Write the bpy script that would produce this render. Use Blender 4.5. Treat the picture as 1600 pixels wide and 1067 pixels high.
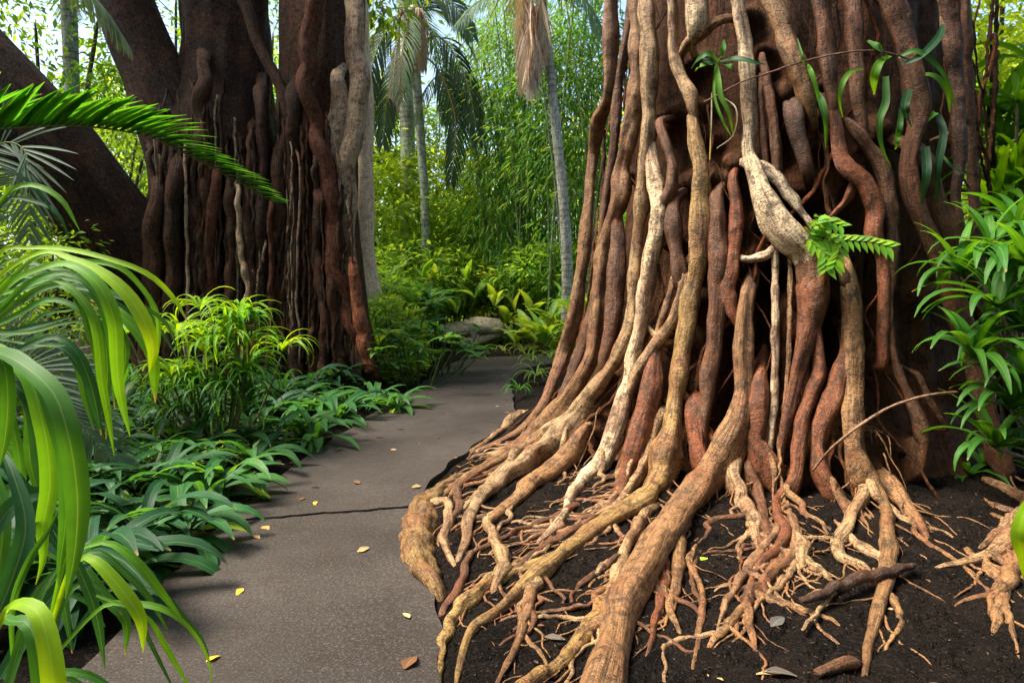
import bpy, math, random
import numpy as np
from mathutils import Vector, Matrix, kdtree

random.seed(7); rng = np.random.default_rng(7)
for o in list(bpy.data.objects): bpy.data.objects.remove(o)
scene = bpy.context.scene
COL = scene.collection

# ------------------------------------------------------------------ camera
F = 1067.0; PITCH = math.radians(5.0); CAMZ = 1.6
cd = bpy.data.cameras.new('camera'); cam = bpy.data.objects.new('camera', cd); COL.objects.link(cam)
cd.lens = 24.0; cd.sensor_width = 36.0; cd.clip_start = 0.05; cd.clip_end = 1000
cam.location = (0, 0, CAMZ); cam.rotation_euler = (math.pi / 2 - PITCH, 0, 0)
scene.camera = cam
# ------------------------------------------------------------------ sky, sun, exposure
SUN_DIR = Vector((-0.52, -0.06, 0.85)).normalized()
world = bpy.data.worlds.new('World'); scene.world = world; world.use_nodes = True
wn = world.node_tree; bg = wn.nodes['Background']
sky = wn.nodes.new('ShaderNodeTexSky'); sky.sky_type = 'NISHITA'; sky.sun_disc = False
sky.sun_elevation = math.asin(SUN_DIR.z); sky.sun_rotation = math.atan2(SUN_DIR.x, SUN_DIR.y)
sky.air_density = 1.0; sky.dust_density = 3.0; sky.ozone_density = 0.5
wn.links.new(sky.outputs[0], bg.inputs[0]); bg.inputs[1].default_value = 0.15
sl = bpy.data.lights.new('sun', 'SUN'); sl.energy = 5.0; sl.angle = math.radians(24); sl.color = (1.0, 0.91, 0.77)
sun = bpy.data.objects.new('sun', sl); COL.objects.link(sun)
sun.rotation_euler = (-SUN_DIR).to_track_quat('-Z', 'Y').to_euler(); sun.location = (-8, 2, 20)
scene.view_settings.view_transform = 'Standard'; scene.view_settings.look = 'None'
scene.view_settings.exposure = 1.45; scene.view_settings.gamma = 1.0

# ------------------------------------------------------------------ pixel -> world helpers
CP, SP = math.cos(PITCH), math.sin(PITCH)
def ray(px, py):
    a = (px - 800) / F; b = -(py - 533.5) / F
    return np.array([a, CP + b * SP, -SP + b * CP])
def P(px, py, Y):
    d = ray(px, py); return np.array([0, 0, CAMZ]) + d * (Y / d[1])
def G(px, py, z=0.0):
    d = ray(px, py); return np.array([0, 0, CAMZ]) + d * ((z - CAMZ) / d[2])

# ------------------------------------------------------------------ materials
def new_mat(name):
    m = bpy.data.materials.new(name); m.use_nodes = True
    nt = m.node_tree; nt.nodes.clear(); return m, nt
class N:
    def __init__(s, nt): s.nt = nt
    def __call__(s, t, **kw):
        n = s.nt.nodes.new(t)
        for k, v in kw.items():
            if k.startswith('i_'):
                key = k[2:]; key = int(key) if key.isdigit() else key.replace('_', ' ')
                if isinstance(v, bpy.types.NodeSocket): s.nt.links.new(v, n.inputs[key])
                else: n.inputs[key].default_value = v
            else: setattr(n, k, v)
        return n
    def mix(s, a, b, fac, mode='MIX'):
        n = s.nt.nodes.new('ShaderNodeMix'); n.data_type = 'RGBA'; n.blend_type = mode
        for i, v in ((0, fac), (6, a), (7, b)):
            if isinstance(v, bpy.types.NodeSocket): s.nt.links.new(v, n.inputs[i])
            else: n.inputs[i].default_value = v if i == 0 else ((*v, 1) if len(v) == 3 else v)
        return n.outputs[2]
    def ramp(s, x, a, b, va=0.0, vb=1.0):
        n = s.nt.nodes.new('ShaderNodeMapRange'); n.inputs[1].default_value = a; n.inputs[2].default_value = b
        n.inputs[3].default_value = va; n.inputs[4].default_value = vb
        s.nt.links.new(x, n.inputs[0]); return n.outputs[0]
    def math(s, op, a, b):
        n = s.nt.nodes.new('ShaderNodeMath'); n.operation = op
        for i, v in ((0, a), (1, b)):
            if isinstance(v, bpy.types.NodeSocket): s.nt.links.new(v, n.inputs[i])
            else: n.inputs[i].default_value = v
        return n.outputs[0]
    def noise(s, vec, scale, detail=4, rough=0.55, dist=0.0):
        n = s('ShaderNodeTexNoise', i_Scale=scale, i_Detail=detail, i_Roughness=rough, i_Distortion=dist)
        s.nt.links.new(vec, n.inputs['Vector']); return n.outputs[0]
    def scalev(s, vec, sc):
        n = s('ShaderNodeMapping'); n.inputs['Scale'].default_value = sc
        s.nt.links.new(vec, n.inputs['Vector']); return n.outputs[0]

def bark_material(name, speck=1.0, rings=1.0, bump=0.5, red=(0.27, 0.085, 0.035), dark=(0.055, 0.028, 0.016), bands=0, spec=0.26):
    m, nt = new_mat(name); n = N(nt)
    tc = n('ShaderNodeTexCoord'); oi = n('ShaderNodeObjectInfo')
    uv = tc.outputs['UV']; ob = tc.outputs['Object']
    col = oi.outputs['Color']
    big = n.noise(ob, 2.6, 3); mid = n.noise(ob, 13, 6, 0.7); fine = n.noise(ob, 75, 4, 0.75); spot = n.noise(ob, 34, 5, 0.75)
    streak = n.noise(n.scalev(uv, (55, 4.5, 1)), 1.0, 5, 0.65, 0.6)
    ring = n.noise(n.scalev(uv, (60, 110, 1)), 1.0, 3, 0.6, 0.4)
    c = n.mix(col, red, n.ramp(big, 0.46, 0.62, 0, 0.65))
    c = n.mix(c, dark, n.ramp(streak, 0.48, 0.60, 0, 0.62))
    c = n.mix(c, dark, n.ramp(mid, 0.50, 0.60, 0, 0.70))
    pale = n.mix(col, (0.52, 0.42, 0.29), 0.4)
    c = n.mix(c, pale, n.ramp(spot, 0.535, 0.58, 0, 0.75 * speck))
    c = n.mix(c, dark, n.ramp(ring, 0.575, 0.62, 0, 0.8 * rings))
    c = n.mix(c, (0.02, 0.012, 0.008), n.ramp(fine, 0.55, 0.60, 0, 0.75))
    if bands:
        sx = n('ShaderNodeSeparateXYZ'); nt.links.new(uv, sx.inputs[0])
        sn = n.math('SINE', n.math('ADD', n.math('MULTIPLY', sx.outputs[1], bands), n.math('MULTIPLY', mid, 3.0)), 0.0)
        c = n.mix(c, dark, n.ramp(n.math('ADD', sn, n.math('MULTIPLY', n.math('SUBTRACT', big, 0.5), 2.5)), 0.6, 1.2, 0, 0.6))
    geo = n('ShaderNodeNewGeometry')
    h = n.math('ADD', n.math('MULTIPLY', streak, -0.7), n.math('MULTIPLY', mid, 0.6))
    h = n.math('ADD', h, n.math('MULTIPLY', ring, -0.3 * rings)); h = n.math('ADD', h, n.math('MULTIPLY', spot, 0.35)); h = n.math('ADD', h, n.math('MULTIPLY', fine, -0.2))
    bp = n('ShaderNodeBump', i_Strength=bump * 1.5, i_Distance=0.03); nt.links.new(h, bp.inputs['Height'])
    b = n('ShaderNodeBsdfPrincipled', i_Base_Color=c, i_Roughness=n.ramp(mid, 0.3, 0.7, 0.38, 0.7), i_Normal=bp.outputs[0])
    b.inputs['Specular IOR Level'].default_value = spec
    o = n('ShaderNodeOutputMaterial', i_Surface=b.outputs[0]); return m

def leaf_material(name, attr=False, trans=0.38, rough=0.38, ribs=True):
    m, nt = new_mat(name); n = N(nt)
    tc = n('ShaderNodeTexCoord'); oi = n('ShaderNodeObjectInfo'); col = oi.outputs['Color']
    if attr:
        at = n('ShaderNodeAttribute', attribute_name='lv'); lv = at.outputs['Fac']
        c = n.mix(n.mix((0, 0, 0), col, 0.42), col, n.ramp(lv, 0.0, 0.5))
        c = n.mix(c, n.mix(col, (0.36, 0.42, 0.06), 0.42), n.ramp(lv, 0.5, 1.0))
    else:
        ns = n.noise(tc.outputs['Object'], 9, 3)
        c = n.mix(n.mix((0.0, 0.0, 0.0), col, 0.72), col, n.ramp(ns, 0.35, 0.65))
        sx = n('ShaderNodeSeparateXYZ'); nt.links.new(tc.outputs['UV'], sx.inputs[0])
        d = n.math('ABSOLUTE', n.math('SUBTRACT', sx.outputs[0], 0.5), 0.0)
        c = n.mix(c, n.mix(col, (0.35, 0.5, 0.12), 0.35), n.ramp(d, 0.05, 0.0, 0, 0.7))
        veins = n.noise(n.scalev(tc.outputs['UV'], (38, 1.5, 1)), 1.0, 2)
        c = n.mix(c, n.mix((0, 0, 0), col, 0.6), n.ramp(veins, 0.5, 0.7, 0, 0.5))
        # dry tips on some leaves
        tip = n.math('MULTIPLY', n.ramp(sx.outputs[1], 0.955, 1.0), n.ramp(oi.outputs['Random'], 0.65, 0.85))
        c = n.mix(c, (0.30, 0.20, 0.08), tip)
    b = n('ShaderNodeBsdfPrincipled', i_Base_Color=c, i_Roughness=rough); b.inputs['Specular IOR Level'].default_value = 0.25
    if not attr:
        bp = n('ShaderNodeBump', i_Strength=0.25, i_Distance=0.004); nt.links.new(veins, bp.inputs['Height']); nt.links.new(bp.outputs[0], b.inputs['Normal'])
    tcol = n.mix(c, (2.3, 1.75, 0.5), 1.0, 'MULTIPLY')
    t = n('ShaderNodeBsdfTranslucent', i_Color=tcol)
    mx = n('ShaderNodeMixShader', i_0=trans); nt.links.new(b.outputs[0], mx.inputs[1]); nt.links.new(t.outputs[0], mx.inputs[2])
    n('ShaderNodeOutputMaterial', i_Surface=mx.outputs[0]); return m

def soil_material():
    m, nt = new_mat('soil'); n = N(nt); tc = n('ShaderNodeTexCoord'); ob = tc.outputs['Object']
    a = n.noise(ob, 3, 4); b_ = n.noise(ob, 38, 6, 0.7); f = n.noise(ob, 160, 3, 0.7)
    c = n.mix((0.004, 0.003, 0.0025), (0.013, 0.009, 0.007), n.ramp(a, 0.35, 0.65))
    c = n.mix(c, (0.034, 0.022, 0.016), n.ramp(b_, 0.53, 0.60, 0, 0.75))
    c = n.mix(c, (0.13, 0.10, 0.07), n.ramp(f, 0.61, 0.66, 0, 0.8))
    h = n.math('ADD', n.math('MULTIPLY', b_, 1.0), n.math('MULTIPLY', f, 0.35))
    bp = n('ShaderNodeBump', i_Strength=1.0, i_Distance=0.06); nt.links.new(h, bp.inputs['Height'])
    b = n('ShaderNodeBsdfPrincipled', i_Base_Color=c, i_Roughness=0.95, i_Normal=bp.outputs[0]); b.inputs['Specular IOR Level'].default_value = 0.08
    n('ShaderNodeOutputMaterial', i_Surface=b.outputs[0]); return m

def concrete_material():
    m, nt = new_mat('concrete'); n = N(nt); tc = n('ShaderNodeTexCoord'); ob = tc.outputs['Object']
    a = n.noise(ob, 1.1, 4); b_ = n.noise(ob, 7, 5, 0.65); f = n.noise(ob, 75, 4, 0.8); g = n.noise(ob, 150, 2, 0.7)
    c = n.mix((0.021, 0.0160, 0.0125), (0.040, 0.033, 0.028), n.ramp(a, 0.34, 0.62))
    c = n.mix(c, (0.030, 0.020, 0.015), n.ramp(b_, 0.50, 0.72, 0, 0.7))
    c = n.mix(c, (0.115, 0.100, 0.086), n.ramp(f, 0.53, 0.66, 0, 0.65))
    c = n.mix(c, (0.018, 0.014, 0.011), n.ramp(f, 0.46, 0.36, 0, 0.85))
    c = n.mix(c, (0.26, 0.23, 0.19), n.ramp(g, 0.68, 0.76, 0, 0.6))
    h = n.math('ADD', f, n.math('MULTIPLY', b_, 0.8))
    bp = n('ShaderNodeBump', i_Strength=0.55, i_Distance=0.008); nt.links.new(h, bp.inputs['Height'])
    b = n('ShaderNodeBsdfPrincipled', i_Base_Color=c, i_Roughness=n.ramp(b_, 0.35, 0.65, 0.65, 0.9), i_Normal=bp.outputs[0]); b.inputs['Specular IOR Level'].default_value = 0.2
    n('ShaderNodeOutputMaterial', i_Surface=b.outputs[0]); return m

M = dict(bark=bark_material('bark', speck=0.28, red=(0.16, 0.050, 0.019), dark=(0.032, 0.015, 0.008)),
         barkcore_shaded=bark_material('bark_core_shaded', speck=0.08, rings=0.4, bump=0.8, spec=0.08, red=(0.105, 0.032, 0.011), dark=(0.011, 0.005, 0.0025)),  # trunk wall bark, darkened so gaps between roots look shaded
         barkdark=bark_material('bark_dark', speck=0.30, rings=0.7, bump=1.0, spec=0.10, red=(0.12, 0.040, 0.017), dark=(0.010, 0.006, 0.004)),
         ringed=bark_material('bark_ringed', speck=0.8, rings=0.4, bump=0.4, bands=48, red=(0.26, 0.25, 0.20), dark=(0.06, 0.05, 0.04)),
         barkpale=bark_material('bark_pale', speck=1.0, rings=0.5, bump=0.4, red=(0.60, 0.42, 0.28), dark=(0.26, 0.17, 0.11)),
         leaf=leaf_material('leaf', trans=0.45, rough=0.50), foliage=leaf_material('foliage', attr=True, trans=0.58, rough=0.45),
         dry=leaf_material('dry_leaf', trans=0.12, rough=0.7), soil=soil_material(), concrete=concrete_material())

# ------------------------------------------------------------------ object helpers
def mesh(name, V, Fc, uv=None, lv=None, smooth=True, mat=None):
    me = bpy.data.meshes.new(name)
    me.from_pydata(np.asarray(V, float), [], Fc if isinstance(Fc, list) else Fc.tolist())
    if uv is not None:
        l = me.uv_layers.new(name='uv'); vi = np.empty(len(me.loops), np.int32); me.loops.foreach_get('vertex_index', vi)
        l.data.foreach_set('uv', np.asarray(uv, np.float32)[vi].ravel())
    if lv is not None:
        a = me.attributes.new('lv', 'FLOAT', 'POINT'); a.data.foreach_set('value', np.asarray(lv, np.float32))
    if smooth: me.polygons.foreach_set('use_smooth', np.ones(len(me.polygons), bool))
    if mat: me.materials.append(M[mat])
    me.update(); return me
def obj(name, me, parent=None, color=(1, 1, 1), loc=None, mw=None):
    o = bpy.data.objects.new(name, me); COL.objects.link(o); o.color = (*color[:3], 1)
    if parent is not None: o.parent = parent
    if loc is not None: o.location = loc
    if mw is not None: o.matrix_local = mw
    return o
def tag(o, label=None, cat=None, group=None, kind=None):
    if label: o['label'] = label
    if cat: o['category'] = cat
    if group: o['group'] = group
    if kind: o['kind'] = kind
    return o
def thing(name, label, cat, loc=(0, 0, 0), group=None):
    o = bpy.data.objects.new(name, None); COL.objects.link(o); o.location = [float(v) for v in loc]; o.empty_display_size = 0.1
    return tag(o, label, cat, group)
def jit(c, a=0.18):
    k = 1 + random.uniform(-a, a); return (c[0] * k * (1 + random.uniform(-a, a) * .5), c[1] * k, c[2] * k * (1 + random.uniform(-a, a) * .5))

def snoise(k=6, seed=None, fmax=3.0):
    r = np.random.default_rng(seed if seed is not None else rng.integers(1 << 30))
    f = r.uniform(-fmax, fmax, (k, 3)); ph = r.uniform(0, 6.28, k)
    def g(p):
        p = np.asarray(p, float); return np.sin(p @ f.T + ph).sum(-1) / math.sqrt(k)
    return g

def catmull(pts, per=8):
    p = np.asarray(pts, float)
    if len(p) < 3:
        t = np.linspace(0, 1, per + 1)[:, None]; return p[0] * (1 - t) + p[-1] * t
    q = np.vstack([2 * p[0] - p[1], p, 2 * p[-1] - p[-2]]); out = []
    t = np.linspace(0, 1, per, endpoint=False)[:, None]
    for i in range(1, len(q) - 2):
        a, b, c, d = q[i - 1], q[i], q[i + 1], q[i + 2]
        out.append(0.5 * (2 * b + (c - a) * t + (2 * a - 5 * b + 4 * c - d) * t ** 2 + (3 * b - a - 3 * c + d) * t ** 3))
    out.append(q[-2][None]); return np.vstack(out)
def resample(p, step):
    d = np.r_[0, np.cumsum(np.linalg.norm(np.diff(p[:, :3], axis=0), axis=1))]
    n = max(4, int(d[-1] / step) + 1); s = np.linspace(0, d[-1], n)
    return np.stack([np.interp(s, d, p[:, k]) for k in range(p.shape[1])], 1), s
def frames(p):
    T = np.gradient(p, axis=0); T /= np.linalg.norm(T, axis=1)[:, None] + 1e-9
    A = np.zeros_like(T); a = np.array([0, 0, 1.0]) if abs(T[0, 2]) < .8 else np.array([0, -1.0, 0])
    for i in range(len(p)):
        a = a - T[i] * (a @ T[i]); a = a / (np.linalg.norm(a) + 1e-9); A[i] = a
    return T, A, np.cross(T, A)
TUBES = {}
def tube(pts, step=0.03, seg=12, lump=0.10, wig=0.0, lobes=0.10, tip=True, raw=False, fine=0.0, knob=0.0):
    """pts: (n,4) x,y,z,r -> vertices, faces, uv"""
    p = catmull(pts) if not raw else np.asarray(pts, float)
    p, s = resample(p, step); r = np.maximum(p[:, 3], 0.0015).copy(); c = p[:, :3].copy()
    if wig:
        w = np.stack([snoise(4)(np.stack([s / max(.05, 5 * float(np.mean(r)))] * 3, 1) * .9) for _ in range(3)], 1)
        c += w * (wig * r)[:, None]
    T, A, B = frames(c)
    th = np.linspace(0, 2 * math.pi, seg, endpoint=False)
    rm0 = float(np.mean(r)); k0 = .16 / max(rm0, .008)
    r = r * (1 + lump * snoise(5)(np.stack([s * k0, s * k0 * .6, s * k0 * 1.3], 1)) * .7)
    if tip: r[-1] *= 0.25
    ph = rng.uniform(0, 6.28, 6)
    ks = .09 / max(rm0, .012)
    q = lobes * (np.sin(2 * th[None] + ph[0] + s[:, None] * ks * 1.2) + .6 * np.sin(3 * th[None] + ph[1] - s[:, None] * ks * 1.7) + .5 * np.sin(5 * th[None] + ph[2] + s[:, None] * ks * 2.3))
    if fine: q = q + fine * (np.sin(9 * th[None] + ph[3] + s[:, None] * 3) + .8 * np.sin(14 * th[None] + ph[4] - s[:, None] * 2))
    if knob:
        sg, tg = np.meshgrid(s / max(rm0, .01), th, indexing='ij'); qq = np.stack([np.cos(tg) * 1.3, np.sin(tg) * 1.3, sg * .55], -1)
        q = q + knob * snoise(8, None, 2.2)(qq) + knob * .6 * snoise(8, None, 2.2)(qq * 2.3)
    rr = r[:, None] * (1 + q)
    V = c[:, None] + rr[..., None] * (np.cos(th)[None, :, None] * A[:, None] + np.sin(th)[None, :, None] * B[:, None])
    n = len(c); i = np.arange(n - 1)[:, None] * seg; j = np.arange(seg)[None]; j2 = (j + 1) % seg
    Fc = np.stack([i + j, i + j2, i + seg + j2, i + seg + j], -1).reshape(-1, 4).tolist()
    Fc.append(list(range(seg))[::-1]); Fc.append([(n - 1) * seg + k for k in range(seg)])
    rm = float(np.mean(r))
    uv = np.stack([np.broadcast_to(np.abs(th - math.pi)[None] * rm * 1.0, (n, seg)), np.broadcast_to(s[:, None], (n, seg))], -1).reshape(-1, 2)
    return V.reshape(-1, 3), Fc, uv
def tube_mesh(name, pts, mat, **k):
    V, Fc, uv = tube(pts, **k); return mesh(name, V, Fc, uv, mat=mat)
def join(parts):
    Vs, Fs, Us, o = [], [], [], 0
    for V, Fc, uv in parts:
        Vs.append(V); Us.append(uv); Fs += [[i + o for i in f] for f in Fc]; o += len(V)
    return np.vstack(Vs), Fs, np.vstack(Us)

# ------------------------------------------------------------------ ground and path
TC = np.array([7 * math.sin(math.radians(21)), 7 * math.cos(math.radians(21))])      # foot of the big fig
TCAM = math.atan2(-TC[1], -TC[0])
gn1, gn2 = snoise(8, 3, 2.2), snoise(8, 4, 9.0)
PROWS = [(-4, -1.75, -0.15), (0, -1.78, -0.22), (2.0, -1.78, -0.27), (2.72, -1.77, -0.30), (3.3, -1.82, -0.40), (3.7, -1.86, -0.50), (4.2, -1.90, -0.60),
         (4.74, -1.90, -0.66), (5.3, -1.89, -0.62), (5.9, -1.88, -0.52), (6.56, -1.82, -0.33), (7.76, -1.70, 0.0), (9.0, -1.58, 0.02), (10.7, -1.38, -0.02), (12.2, -1.28, 0.15)]
PL = [(l, y) for y, l, r in PROWS] + [(-1.05, 13.6), (-0.3, 14.4), (1.2, 14.9), (4.0, 15.2), (8.0, 15.4)]
PR = [(r, y) for y, l, r in PROWS] + [(0.55, 12.9), (1.0, 13.3), (1.9, 13.6), (4.2, 13.9), (8.0, 14.0)]
PLd = catmull(np.c_[np.array(PL), np.zeros(len(PL))], 14)[:, :2]; PRd = catmull(np.c_[np.array(PR), np.zeros(len(PR))], 14)[:, :2]
PCd = (PLd + PRd) / 2; PHd = np.linalg.norm(PLd - PRd, axis=1) / 2
def path_dist(x, y):
    d = np.full(x.shape, 99.0)
    for k in range(0, len(PCd), 2):
        d = np.minimum(d, np.hypot(x - PCd[k, 0], y - PCd[k, 1]) - PHd[k])
    return d
def ground(x, y):
    x = np.asarray(x, float); y = np.asarray(y, float)
    q = np.stack([x, y, x * 0], -1)
    rho = np.hypot(x - TC[0], y - TC[1])
    g = 0.018 * gn1(q) + 0.006 * gn2(q) + 0.13 * np.exp(-(np.maximum(rho - 1.7, 0) / 1.15) ** 2) + 0.03
    k = np.clip((path_dist(x, y) + 0.10) / 0.35, 0, 1); k = k * k * (3 - 2 * k)
    return g * k + (-0.035) * (1 - k)
def axis_vals(lo, hi, step, far):
    a = np.arange(lo, hi + 1e-6, step); out = [a]; e = []; v = hi; s = step
    while v < far: s *= 1.35; v += s; e.append(v)
    out.append(np.array(e)); e = []; v = lo; s = step
    while v > -far: s *= 1.35; v -= s; e.append(v)
    return np.r_[np.array(e)[::-1], a, out[1]]
xs = axis_vals(-5, 7, 0.055, 220); ys = axis_vals(1.0, 14, 0.055, 220)
X, Y = np.meshgrid(xs, ys); Z = ground(X, Y)
near = (np.abs(X) < 9) & (Y < 16) & (Y > 0)
Z = Z + np.where(near, 0.014 * snoise(14, 9, 55)(np.stack([X, Y, X * 0], -1)) * np.clip(path_dist(X, Y) / .3, 0, 1), 0)
nx, ny = len(xs), len(ys); i = np.arange(ny - 1)[:, None] * nx + np.arange(nx - 1)[None]
GF = np.stack([i, i + 1, i + nx + 1, i + nx], -1).reshape(-1, 4)
tag(obj('ground', mesh('ground', np.stack([X, Y, Z], -1).reshape(-1, 3), GF, mat='soil')), 'dark bare garden soil under the trees', None, None, 'structure')

path = thing('path', 'grey brown concrete footpath between the two fig trees', None); tag(path, kind='structure')
pn = snoise(8, 21, 5); 
def slab(k0, k1, dz, skew0, skew1):
    nu = 26; L, R = PLd[k0:k1].copy(), PRd[k0:k1].copy(); n = len(L)
    t = np.linspace(0, 1, nu)[None, :, None]; g = L[:, None] * (1 - t) + R[:, None] * t
    e = np.linspace(0, 1, n)[:, None]
    tt = t[..., 0]
    row = np.arange(n)[:, None]; u = tt[0][None]; wav = 0.007 * np.sin(u * 17) + .005 * np.sin(u * 41 + 1) + .004 * np.sin(u * 83)
    if skew0 is not None: g[:, :, 1] += (skew0 * u + wav) * np.exp(-row / 22)
    if skew1 is not None: g[:, :, 1] += (skew1 * u + wav + .006 * np.sin(u * 60)) * np.exp(-(n - 1 - row) / 22)
    w = pn(np.stack([g[..., 0], g[..., 1], g[..., 0] * 0], -1))
    g[:, 0, 0] += 0.02 * snoise(6, 5, 12)(np.c_[g[:, 0], g[:, 0, 0] * 0]); g[:, -1, 0] += 0.02 * snoise(6, 6, 12)(np.c_[g[:, -1], g[:, 0, 0] * 0])
    z = 0.012 + dz + 0.004 * w
    V = np.dstack([g, z]).reshape(-1, 3); i = np.arange(n - 1)[:, None] * nu + np.arange(nu - 1)[None]
    Fc = np.stack([i, i + 1, i + nu + 1, i + nu], -1).reshape(-1, 4).tolist()
    loop = list(range(nu)) + [nu * r + nu - 1 for r in range(1, n)] + [nu * (n - 1) + c for c in range(nu - 2, -1, -1)] + [nu * r for r in range(n - 2, 0, -1)]
    b = len(V); Vb = V[loop] - [0, 0, 0.09]; V = np.vstack([V, Vb]); m = len(loop)
    for a in range(m): Fc.append([loop[a], b + a, b + (a + 1) % m, loop[(a + 1) % m]])
    o = obj('slab', mesh('slab', V, Fc, smooth=False, mat='concrete'), path); return o
kc = int(np.argmin(abs(PLd[:, 1] - 4.38))); kd = int(np.argmin(abs(PLd[:, 1] - 9.6)))
slab(0, kc + 1, 0.0, None, 0.34); slab(kc, kd + 1, 0.014, 0.346, 0.05); slab(kd, len(PLd), 0.012, 0.06, None)

# ------------------------------------------------------------------ the big strangler fig
def kphi(phi):      # flare by side: phi from the camera-facing direction, + towards the left
    return 0.62 + 0.40 * np.exp(-((phi + 1.45) / 0.75) ** 2) - 0.10 * np.exp(-((phi - 1.2) / 0.8) ** 2)
def RT(x, y, z):
    phi = np.arctan2(y - TC[1], x - TC[0]) - TCAM; phi = (phi + math.pi) % (2 * math.pi) - math.pi
    zc = np.maximum(z, -0.05)
    return 1.58 + 0.20 * np.exp(-zc / 2.2) + 1.0 * np.exp(-zc / 0.62) * kphi(phi) * 0.8 + 0.14 * np.exp(-zc / 1.6) * (kphi(phi) - .5)
def cast(px, py, off, goff=None, Ymax=8.2):
    d = ray(px, py); t = np.linspace(1.2, Ymax, 1800); p = np.array([0, 0, CAMZ]) + d * t[:, None]
    rho = np.hypot(p[:, 0] - TC[0], p[:, 1] - TC[1])
    f = rho - RT(p[:, 0], p[:, 1], p[:, 2]) - off
    g = p[:, 2] - ground(p[:, 0], p[:, 1]) - (off if goff is None else goff)
    m = np.minimum(f, g); k = np.nonzero(m < 0)[0]
    if len(k): return p[k[0]]
    return p[int(np.argmin(f))]
C = dict(p=(0.36, 0.22, 0.105), w=(0.62, 0.465, 0.285), t=(0.26, 0.132, 0.050), y=(0.34, 0.205, 0.062), r=(0.20, 0.058, 0.019), b=(0.115, 0.046, 0.018), d=(0.045, 0.021, 0.012), g=(0.20, 0.115, 0.033))
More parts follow.
